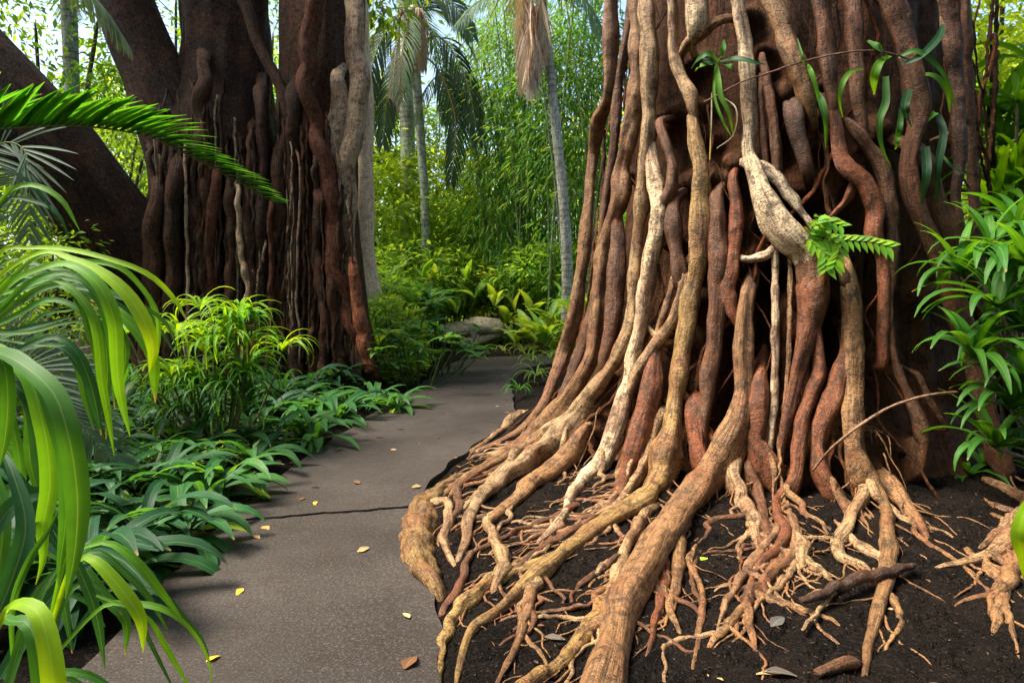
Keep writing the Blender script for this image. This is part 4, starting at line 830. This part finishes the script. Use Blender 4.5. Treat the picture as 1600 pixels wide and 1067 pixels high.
# spider plants at the path edge
for x, y, lab, c, n in ((838, 602, 'light striped spider plant at the fig roots beside the path', (.12, .22, .06), 26), (812, 628, 'dark drooping strap plant where the path meets the fig roots', MG, 18)):
    g = G(x, y); t = thing('spider_plant', lab, 'plant', (g[0], g[1], gz(g[0], g[1]))); rosette(t, (0, 0, .12), 'spider', n, c, (-.1, .4), (.7, 1.1) if n > 20 else (.6, .9))

# ------------------------------------------------------------------ sticks, vine, fallen leaves, log
def stick(name, label, cat, pts, col, mat='bark', wig=.4):
    pts = np.array(pts); o = pts[0, :3].copy(); pts[:, :3] -= o
    s = obj(name, tube_mesh(name, pts, mat, step=.03, seg=8, wig=wig, lump=.12), None, col, loc=[float(v) for v in o]); return tag(s, label, cat)
def gl(pl, lift=.01):
    out = []
    for x, y, r in pl:
        g = G(x, y, .1); g = G(x, y, gz(g[0], g[1])); rm = r * g[1] / F; out.append([g[0], g[1], g[2] + rm + lift, rm])
    return out
stick('dead_branch', 'dark dead branch lying across the surface roots', 'branch', gl([(1250, 962, 6), (1300, 945, 9), (1350, 928, 9), (1400, 912, 8), (1432, 900, 4)], .05), C['d'])
stick('stick', 'thin pale straight stick on the soil', 'stick', gl([(1254, 994, 3), (1285, 955, 4), (1318, 920, 3)], .02), C['p'])
stick('twig', 'short broken twig lying between the two thick roots', 'stick', gl([(931, 902, 4), (944, 890, 5), (956, 880, 3)]), C['p'])
stick('old_root_stub', 'old weathered root stub lying low in the dark soil', 'root', gl([(1275, 1060, 8), (1310, 1045, 11), (1345, 1038, 9)], .0), C['b'])
stick('chip', 'pale split wood chips on the soil by the dead branch', 'wood chip', gl([(1262, 938, 5), (1280, 936, 7), (1300, 930, 4)], .0), C['t'])
vp = [cast(1270, 735, .12), cast(1300, 700, .35), P(1350, 660, 4.15), P(1400, 632, 4.1), P(1450, 618, 4.15), P(1498, 612, 4.3)]
stick('arching_vine', 'thin brown bare stem arching up in front of the fig base', 'vine', [[*p, .009] for p in vp], (.28, .16, .09), wig=.1)
stick('thin_vine', 'thin dark vine strung across the upper fig trunk', 'vine', [[*cast(x, y, .22), .006] for x, y in ((1100, 160), (1160, 128), (1190, 118), (1250, 98), (1310, 84), (1370, 80), (1420, 92))], (.10, .05, .03), wig=.2)
FL = strap_lib(6, .10, .026, .18, .42, tipp=.3, base=.12, n=9, mat='dry', fold=.22)
YL, BR, TN, GL = (.62, .42, .03), (.16, .07, .03), (.42, .27, .12), (.30, .42, .03)
FALL = [(380, 920, YL, 'bright yellow leaf lying on the near path slab', 1.0), (558, 863, TN, 'curled buff leaf on the path slab past the crack', 1.1), (640, 966, (.55, .48, .2), 'pale yellow leaf beside the root lump on the path', .8), (632, 1046, BR, 'crisp brown folded leaf at the soil edge of the path', 1.5),
        (1056, 1050, YL, 'clean yellow leaf lying on the black soil', 1.1), (322, 1035, YL, 'small yellow leaf under the strap leaf tips', .8), (406, 842, TN, 'tan curled leaf at the cracked joint', 1.0), (420, 828, (.4, .22, .06), 'orange brown leaf lying in the cracked joint', 1.3),
        (493, 784, YL, 'small yellow leaf on the path beyond the crack', .9), (468, 782, BR, 'dark brown leaf on the path beyond the crack', 1.0), (1205, 980, (.10, .09, .085), 'flat grey dead leaf on the black soil', 1.5), (850, 996, (.12, .09, .07), 'grey brown leaf on soil between ground roots', 1.1),
        (1095, 876, GL, 'fresh lime green leaf caught on the thick root', 1.1), (1220, 1055, TN, 'dry tan leaf near the pointed root tips', 1.2), (1192, 1050, (.09, .07, .06), 'dark decaying leaf on the soil', 1.7), (1290, 822, (.09, .06, .05), 'dark leaf litter scrap beside the pale looping root', 1.3)]
def fallen(g, col, lab, s, grp=None):
    o = obj('fallen_leaf', random.choice(FL), None, col); o.location = (float(g[0]), float(g[1]), float(g[2]) + .004); o.rotation_euler = (random.uniform(-.2, .2), random.uniform(-.1, .04), random.uniform(0, 6.28)); o.scale = (s, s * 1.15, s)
    tag(o, lab, 'leaf', grp)
for x, y, c, lab, s in FALL:
    g = G(x, y, .02); on = path_dist(np.array(g[0]), np.array(g[1])) < 0
    z = (.027 if g[1] > 4.5 else .013) if on else gz(g[0], g[1]); g = G(x, y, z); 
    if 'caught' in lab: g = cast(x, y, .09)
    fallen(g, c, lab, s * .8)
for k in range(34):
    yy = random.uniform(4.9, 12); xx = random.uniform(-1.7, -.3 if yy < 6.5 else 0)
    fallen((xx, yy, .026), random.choice([BR, TN, BR, (.1, .06, .04)]), 'small dead leaf scattered on the path beyond the crack', random.uniform(.4, .8), 'dead leaves on the far path')
for k in range(60):
    xx = random.uniform(-.2, 3.2); yy = random.uniform(2.4, 4.6)
    fallen((xx, yy, gz(xx, yy)), random.choice([BR, TN, (.08, .05, .04), (.06, .045, .04)]), 'tiny leaf scrap in the litter on the black soil', random.uniform(.15, .45), 'leaf litter on the soil')
for k in range(60):
    yy = random.uniform(2.8, 9); xx = random.uniform(-2.25, -1.9)
    fallen((xx, yy, gz(xx, yy)), random.choice([BR, TN, (.08, .05, .04)]), 'dead brown leaf in the litter under the clivias', random.uniform(.5, 1), 'leaf litter under the clivias')
yl = 16.0; lg = thing('fallen_log', 'weathered pale hollow log lying past the end of the path', 'log', (P(740, 0, yl + .6)[0], yl + .6, 0)); ol = np.array(lg.location); yl += .6
for pl in ([(690, 512, 11), (706, 514, 13), (722, 516, 12), (736, 514, 8)], [(724, 505, 6), (738, 510, 8), (744, 524, 7), (742, 540, 5)], [(742, 536, 6), (762, 526, 7), (785, 517, 6), (800, 512, 4)], [(735, 506, 8), (760, 505, 11), (790, 503, 10)], [(744, 538, 5), (730, 532, 5), (712, 536, 4)]):
    obj('branch', tube_mesh('branch', np.array([[*(P(x, y, yl) - ol), r * 1.15 * yl / F] for x, y, r in pl]), 'barkpale', step=.05, seg=10, wig=.3, lump=.15, lobes=.12), lg, (.80, .66, .52))

# ------------------------------------------------------------------ undergrowth beyond the path
def leafy(label, px, py, Y, lib, n, color, sc, h=.3, name='leafy_plant', stems=5, sp=.25, group=None, tilt=(-.2, .4)):
    g = P(px, py, Y); z = gz(g[0], Y); t = thing(name, label, 'plant', (g[0], Y, z), group)
    for k in range(stems):
        x, y, hh = random.gauss(0, sp), random.gauss(0, sp), h * random.uniform(.5, 1.2)
        obj('stem', tube_mesh('stem', [[x * .4, y * .4, 0, .012], [x, y, hh, .008]], 'leaf', step=.1, seg=5, lump=0), t, (.1, .16, .04))
        rosette(t, (x, y, hh), lib, max(2, n // stems), color, tilt, sc)
    return t
leafy('leafy shrub with pale green oval leaves at the banyan foot by the path', 652, 560, 10.4, 'oval', 170, (.11, .26, .05), (.8, 1.4), .7, 'oval_leaf_shrub', 20, .42)
leafy('bushy shrub of light green leaves against the red banyan buttress', 615, 540, 11.4, 'oval', 170, (.16, .32, .05), (.9, 1.5), 1.0, 'oval_leaf_shrub', 20, .48)
leafy('glossy leafed shrub drooping over the path corner', 690, 560, 11.6, 'oval', 120, (.07, .22, .05), (.9, 1.5), .75, 'oval_leaf_shrub', 14, .32)
leafy('bright broad leaved ginger clump glowing behind the log', 845, 510, 15.4, 'broad', 36, (.24, .38, .06), (1.0, 1.7), .35, 'ginger_plant', 6, .5)
leafy('lime green ginger clump beside the big fig trunk', 870, 500, 14.0, 'broad', 34, (.22, .40, .05), (1.0, 1.7), .4, 'ginger_plant', 6, .4)
leafy('tall pointed ginger leaves in front of the bamboo', 790, 470, 17.8, 'broad', 26, (.16, .30, .08), (1.1, 1.9), .8, 'ginger_plant', 5, .4)
leafy('dark green dracaena rosette standing behind the log', 660, 500, 14.9, 'broad', 30, (.05, .17, .05), (.9, 1.4), .9, 'rosette_shrub', 4, .2)
leafy('small dark rosette plant left behind the oval leaved shrubs'.replace(' left', ''), 640, 480, 15.5, 'broad', 30, (.07, .2, .06), (.9, 1.4), .7, 'rosette_shrub', 5, .35)
leafy('yellowish grassy tuft at the bend of the path', 822, 560, 14.8, 'spider', 40, (.2, .28, .08), (.8, 1.3), .15, 'grass_tuft', 5, .25)
leafy('green grassy tuft against the foot of the big fig', 868, 560, 12.8, 'spider', 40, (.14, .25, .06), (.8, 1.3), .15, 'grass_tuft', 5, .25)
leafy('dark broad leaves hanging over the log', 745, 480, 18.2, 'broad', 24, (.10, .24, .07), (.8, 1.3), .4, 'broad_leaf_plant', 5, .4)
leafy('single bright upright leaf clump by the peeling trunk', 575, 440, 12.2, 'broad', 10, (.28, .5, .03), (1.0, 1.6), .5, 'broad_leaf_plant', 2, .15)
def shrub(label, px, py, Y, rad, n, leaf, color, asp=.4, name='shrub', group=None, cat='shrub', trunk=.04, clump=40, droop=.4):
    c = P(px, py, Y); t = thing(name, label, cat, (c[0], Y, 0), group); h = c[2]
    for k in range(4):
        a = random.uniform(0, 6.28); q = .55
        obj('trunk', tube_mesh('trunk', [[0, 0, -.05, trunk], [math.cos(a) * rad[0] * .2, math.sin(a) * rad[1] * .2, h * .5, trunk * .8], [math.cos(a) * rad[0] * q, math.sin(a) * rad[1] * q, h + rad[2] * .3, trunk * .35]], 'barkdark', step=.15, seg=7), t, (.16, .12, .08))
    foliage('crown', t, (0, 0, h), rad, n, leaf, asp, clump, droop, color); return t
UG = 'undergrowth shrubs beyond the path'
for px, py, Y, rad, n, lf, c in [
  (585, 470, 14.0, (.8, .6, .6), 1500, .14, (.10, .24, .04)), (640, 440, 17, (1.2, .8, .9), 2400, .15, (.14, .30, .05)), (720, 440, 18, (1.2, .8, .8), 2200, .15, (.15, .30, .05)), (770, 460, 17.5, (.9, .7, .6), 1500, .13, (.20, .32, .06)),
  (830, 440, 17.2, (1.0, .8, .8), 1800, .15, (.12, .28, .05)), (900, 440, 16.5, (.8, .7, .9), 1500, .14, (.13, .30, .05)), (700, 470, 18.2, (.9, .6, .5), 1500, .11, (.18, .30, .06)), (605, 500, 12.6, (.6, .5, .4), 1300, .10, (.12, .25, .05)), (765, 472, 18.0, (.8, .5, .4), 1100, .10, (.20, .30, .07)), (560, 520, 13.0, (.6, .5, .5), 1000, .11, (.09, .22, .04))]:
    shrub('dense light green understorey shrub in the thicket behind the log', px, py, Y, rad, n, lf * 1.35, (c[0] * 1.35, c[1] * 1.3, c[2] * 1.2), group=UG)
for px, py, Y, rad, n, lf, c, lab in [
  (600, 330, 18.5, (1.3, 1.0, 1.6), 3200, .22, (.24, .42, .06), 'yellow green small tree beside the peeling trunk'), (690, 330, 19.5, (1.5, 1.0, 1.9), 3800, .22, (.28, .46, .06), 'sunlit yellow green small tree between the thin palms'),
  (740, 380, 19.0, (1.2, .9, 1.1), 2400, .20, (.24, .44, .06), 'low bright tree in front of the bamboo'), (620, 210, 21.0, (1.3, 1, 1.2), 1600, .24, (.16, .32, .06), 'leafy tree crown behind the drooping palm fronds')]:
    shrub(lab, px, py, Y, rad, n, lf, c, name='small_tree', cat='tree', trunk=.06)
for k, (px, py, Y, lab) in enumerate([(590, 400, 15.5, 'big leaved bright plant beside the peeling trunk'), (630, 380, 16.8, 'bright fan of broad leaves under the fan topped palm'), (700, 420, 17, 'yellow green broad leaf clump under the leaning palm'), (760, 440, 18.4, 'pale broad leaf clump just left behind the log'.replace('left ', '')), (830, 430, 16, 'broad leaf clump at the foot of the ringed palm'), (905, 470, 15, 'lime broad leaf clump tucked against the fig flank')]):
    leafy(lab, px, py, Y, 'broad', 44, [(.20, .40, .04), (.26, .42, .06), (.17, .36, .05)][k % 3], (.9, 1.5), 1.5 if k < 3 else .9, 'broad_leaf_plant', 9, .5)
shrub('tall pale leafed tree directly behind the peeling trunk', 575, 130, 20, (1.0, 1.2, 1.8), 1700, .26, (.20, .36, .08), name='small_tree', cat='tree', trunk=.09)
# bamboo clumps
def bamboo(label, px, Y, ncane, wid, n, color, h=9.5, zc=4.6, rz=3.6):
    x0 = P(px, 400, Y)[0]; t = thing('bamboo_clump', label, 'bamboo', (x0, Y, 0))
    for k in range(ncane):
        x, y = random.gauss(0, wid * .42), random.gauss(0, wid * .3); lx, ly = random.gauss(0, .9) + x * .6, random.gauss(0, .5); hh = h * random.uniform(.55, 1); r = random.uniform(.018, .034)
        pts = [[x + lx * f ** 1.6, y + ly * f ** 1.6, hh * f, r * (1 - .5 * f)] for f in np.linspace(0, 1, 6)]
        obj('cane', tube_mesh('cane', pts, 'ringed', step=.16, seg=7, lump=.10, lobes=0), t, jit(random.choice([(.20, .30, .12), (.30, .38, .20), (.36, .38, .22)]), .2))
    foliage('leaves', t, (0, 0, zc), (wid * 1.15, wid * .7, rz), int(n * 1.05), .27, .15, 22, .9, color, spread=.12, shell=.15)
bamboo('tall dark bamboo clump directly behind the ringed palm trunk', 815, 17.8, 18, 1.6, 9000, (.09, .25, .06), h=11, zc=5.4, rz=4.6)
bamboo('leaning bamboo clump against the big fig trunk', 905, 16.5, 16, 1.3, 7000, (.09, .26, .06), h=11, zc=5.4, rz=4.6)
bamboo('distant bamboo clump between the leaning palm and ringed palm', 765, 21, 14, 1.5, 7000, (.12, .28, .07), h=11, zc=5.6, rz=4.8)
# far wood
FT = 'tall trees of the far wood'
for k in range(26):
    a = -1.05 + 2.1 * (k + random.uniform(-.3, .3)) / 25; Rr = random.uniform(27, 38); x, y = math.sin(a) * Rr, math.cos(a) * Rr; hh = random.uniform(4.5, 8); rzz = random.uniform(3.2, 4.6)
    if -.24 < a < -.02: hh, rzz = random.uniform(3.2, 4.2), 2.6
    t = thing('wood_tree', 'tall leafy tree of the far wood closing the view', 'tree', (x, y, 0), FT)
    obj('trunk', tube_mesh('trunk', [[0, 0, -.1, .25], [.2, 0, hh * .5, .2], [random.uniform(-.6, .6), 0, hh, .12]], 'barkdark', step=.3, seg=9), t, (.2, .16, .11))
    foliage('crown', t, (0, 0, hh), (2.7, 2.2, rzz), 3800, .36, .42, 30, .4, jit(random.choice([(.20, .36, .06), (.12, .26, .05), (.26, .40, .07), (.06, .15, .04)]), .3), spread=.16, shell=.3)
    foliage('undergrowth', t, (0, -1.0, 1.3), (2.6, 1.5, 1.6), 2400, .30, .45, 30, .4, jit((.20, .36, .06), .3), spread=.18, shell=.2)
# more of the grove, unseen, added round the viewpoint to cut fill light
for k, (x, y) in enumerate([(-11, -2), (-8, -7), (-3.5, -9), (1.5, -8.5), (6.5, -7), (9.5, -2.5), (11, 3), (-12, 4), (4, -13), (-6, -14), (13, -9), (-14, -10)]):
    t = thing('fill_block_tree', 'broad leafy tree added out of view to block fill light', 'tree', (x, y, 0), 'unseen trees added round the viewpoint')
    obj('trunk', tube_mesh('trunk', [[0, 0, -.1, .3], [.2, 0, 2.5, .24], [random.uniform(-.6, .6), 0, 5.5, .14]], 'barkdark', step=.3, seg=9), t, (.16, .11, .08))
    foliage('crown', t, (0, 0, 5.2), (3.0, 2.8, 4.2), 4200, .36, .5, 30, .4, jit((.06, .15, .03), .2), spread=.17, shell=.35)
# sides
for px, py, Y, rad, n, lf, c, lab in [
  (60, 60, 13.5, (2.0, 1.4, 1.8), 3200, .17, (.10, .26, .03), 'bright leafy tree seen over the leaning banyan limbs'), (150, 250, 16, (2.2, 1.2, 2.0), 3000, .17, (.14, .30, .05), 'sunny tree glimpsed between banyan trunk and leaning limbs'), (-60, 300, 12.5, (1.6, 1.2, 2.0), 2600, .16, (.08, .22, .04), 'green tree beyond the feather palm'),
  (40, 440, 9.0, (.9, .7, .9), 2000, .11, (.14, .30, .03), 'bright bush glowing under the leaning banyan limb'), (20, 560, 7.5, (.8, .6, .6), 1500, .10, (.06, .16, .03), 'dim bush behind the arching strap plant'),
  (260, 60, 17, (2.2, 1.3, 2.2), 2800, .18, (.14, .32, .04), 'light green tree behind the banyan fork'), (400, 80, 18, (2.0, 1.3, 2.5), 2600, .18, (.10, .26, .04), 'leafy tree filling the gap between the banyan trunks'),
  (1570, 60, 9.5, (1.1, 1.0, 1.4), 2200, .16, (.30, .48, .05), 'light green tree behind the far shoulder of the fig'), (1590, 180, 8.4, (.8, .8, .9), 1500, .13, (.28, .46, .05), 'leafy bush between fig trunk and cane dracaenas'), (1640, 350, 7.0, (.9, .9, 1.0), 1500, .12, (.05, .16, .03), 'dim bush behind the cane dracaenas')]:
    shrub(lab, px, py, Y, rad, n, lf, c, name='background_tree' if rad[0] > 1 else 'bush', cat='tree' if rad[0] > 1 else 'bush', trunk=.07 if rad[0] > 1 else .03)
# low ground cover and soil crumbs
def cover(name, label, n, fx, leaf, color, hmax, asp=.45):
    xy = fx(n); xy = xy[~((xy[:, 0] > -2.1) & (xy[:, 0] < .9) & (xy[:, 1] > 13.5) & (xy[:, 1] < 17.2))]; n = len(xy); z = ground(xy[:, 0], xy[:, 1]) + rng.uniform(0, 1, n) ** 1.5 * hmax * (0.6 + .5 * np.clip(gn1(np.c_[xy * 1.7, xy[:, 0] * 0]), -1, 1)); d = unit(n); d[:, 2] = np.abs(d[:, 2]) * .4 - .1
    V, Fc, l = leaf_cloud(np.c_[xy, z], d, unit(n) * .6 + [0, 0, 1], leaf * rng.uniform(.6, 1.4, n), leaf * asp * rng.uniform(.7, 1.3, n), rng.uniform(0, 1, n))
    tag(obj(name, mesh(name, V, Fc, lv=l, smooth=False, mat='foliage'), None, color), label, 'ground cover', None, 'stuff')
cover('border_ground_cover', 'low leafy ground cover filling the border round the banyan', 16000, lambda n: np.c_[rng.uniform(-9, -2.15, n), rng.uniform(2.4, 13, n)], .11, (.035, .11, .025), .28)
cover('thicket_ground_cover', 'low bright leafy cover on the thicket floor past the path', 26000, lambda n: np.c_[rng.uniform(-9, 5, n), rng.uniform(15.2, 24, n)], .19, (.22, .40, .06), .6)
cover('path_bank_cover', 'small leafy plants between banyan and far end of the path', 6000, lambda n: np.c_[rng.uniform(-4.2, -1.55, n), rng.uniform(10.5, 14.8, n)], .14, (.16, .32, .05), .40)
def crumbs(n):
    x, y = rng.uniform(-.6, 5.0, n), rng.uniform(1.8, 6.5, n); k = path_dist(x, y) > .03; x, y = x[k], y[k]; n = len(x); r = rng.uniform(.002, .009, n)
    c = np.c_[x, y, ground(x, y) + r * .2]; t = np.array([[1, 0, -.3], [-.5, .87, -.3], [-.5, -.87, -.3], [0, 0, .9]])
    V = c[:, None] + t[None] * r[:, None, None] * rng.uniform(.6, 1.5, (n, 4, 1)); k = np.arange(n)[:, None] * 4
    tag(obj('soil_crumbs', mesh('soil_crumbs', V.reshape(-1, 3), np.vstack([k + [0, 1, 3], k + [1, 2, 3], k + [2, 0, 3]]), smooth=False, mat='soil')), 'loose crumbs of dark soil round the surface roots', 'soil', None, 'stuff')
crumbs(42000)
lx, ly = rng.uniform(-.6, 5.0, 5200), rng.uniform(1.8, 6.5, 5200); kk = path_dist(lx, ly) > .05; lx, ly = lx[kk], ly[kk]; ln_ = len(lx); dd = unit(ln_); dd[:, 2] *= .2; ls = rng.uniform(.006, .024, ln_)
V, Fc, l = leaf_cloud(np.c_[lx, ly, ground(lx, ly) + .006], dd, unit(ln_) * .3 + [0, 0, 1], ls, ls * rng.uniform(.2, .5, ln_), rng.uniform(0, .6, ln_))
tag(obj('litter_flecks', mesh('litter_flecks', V, Fc, lv=l, smooth=False, mat='foliage'), None, (.13, .085, .055)), 'tiny dry flecks of bark and leaf strewn over the black soil', 'litter', None, 'stuff')
tot = sum(len(o.data.polygons) for o in bpy.data.objects if o.type == 'MESH')
print('objects', len(bpy.data.objects), 'polys', tot)
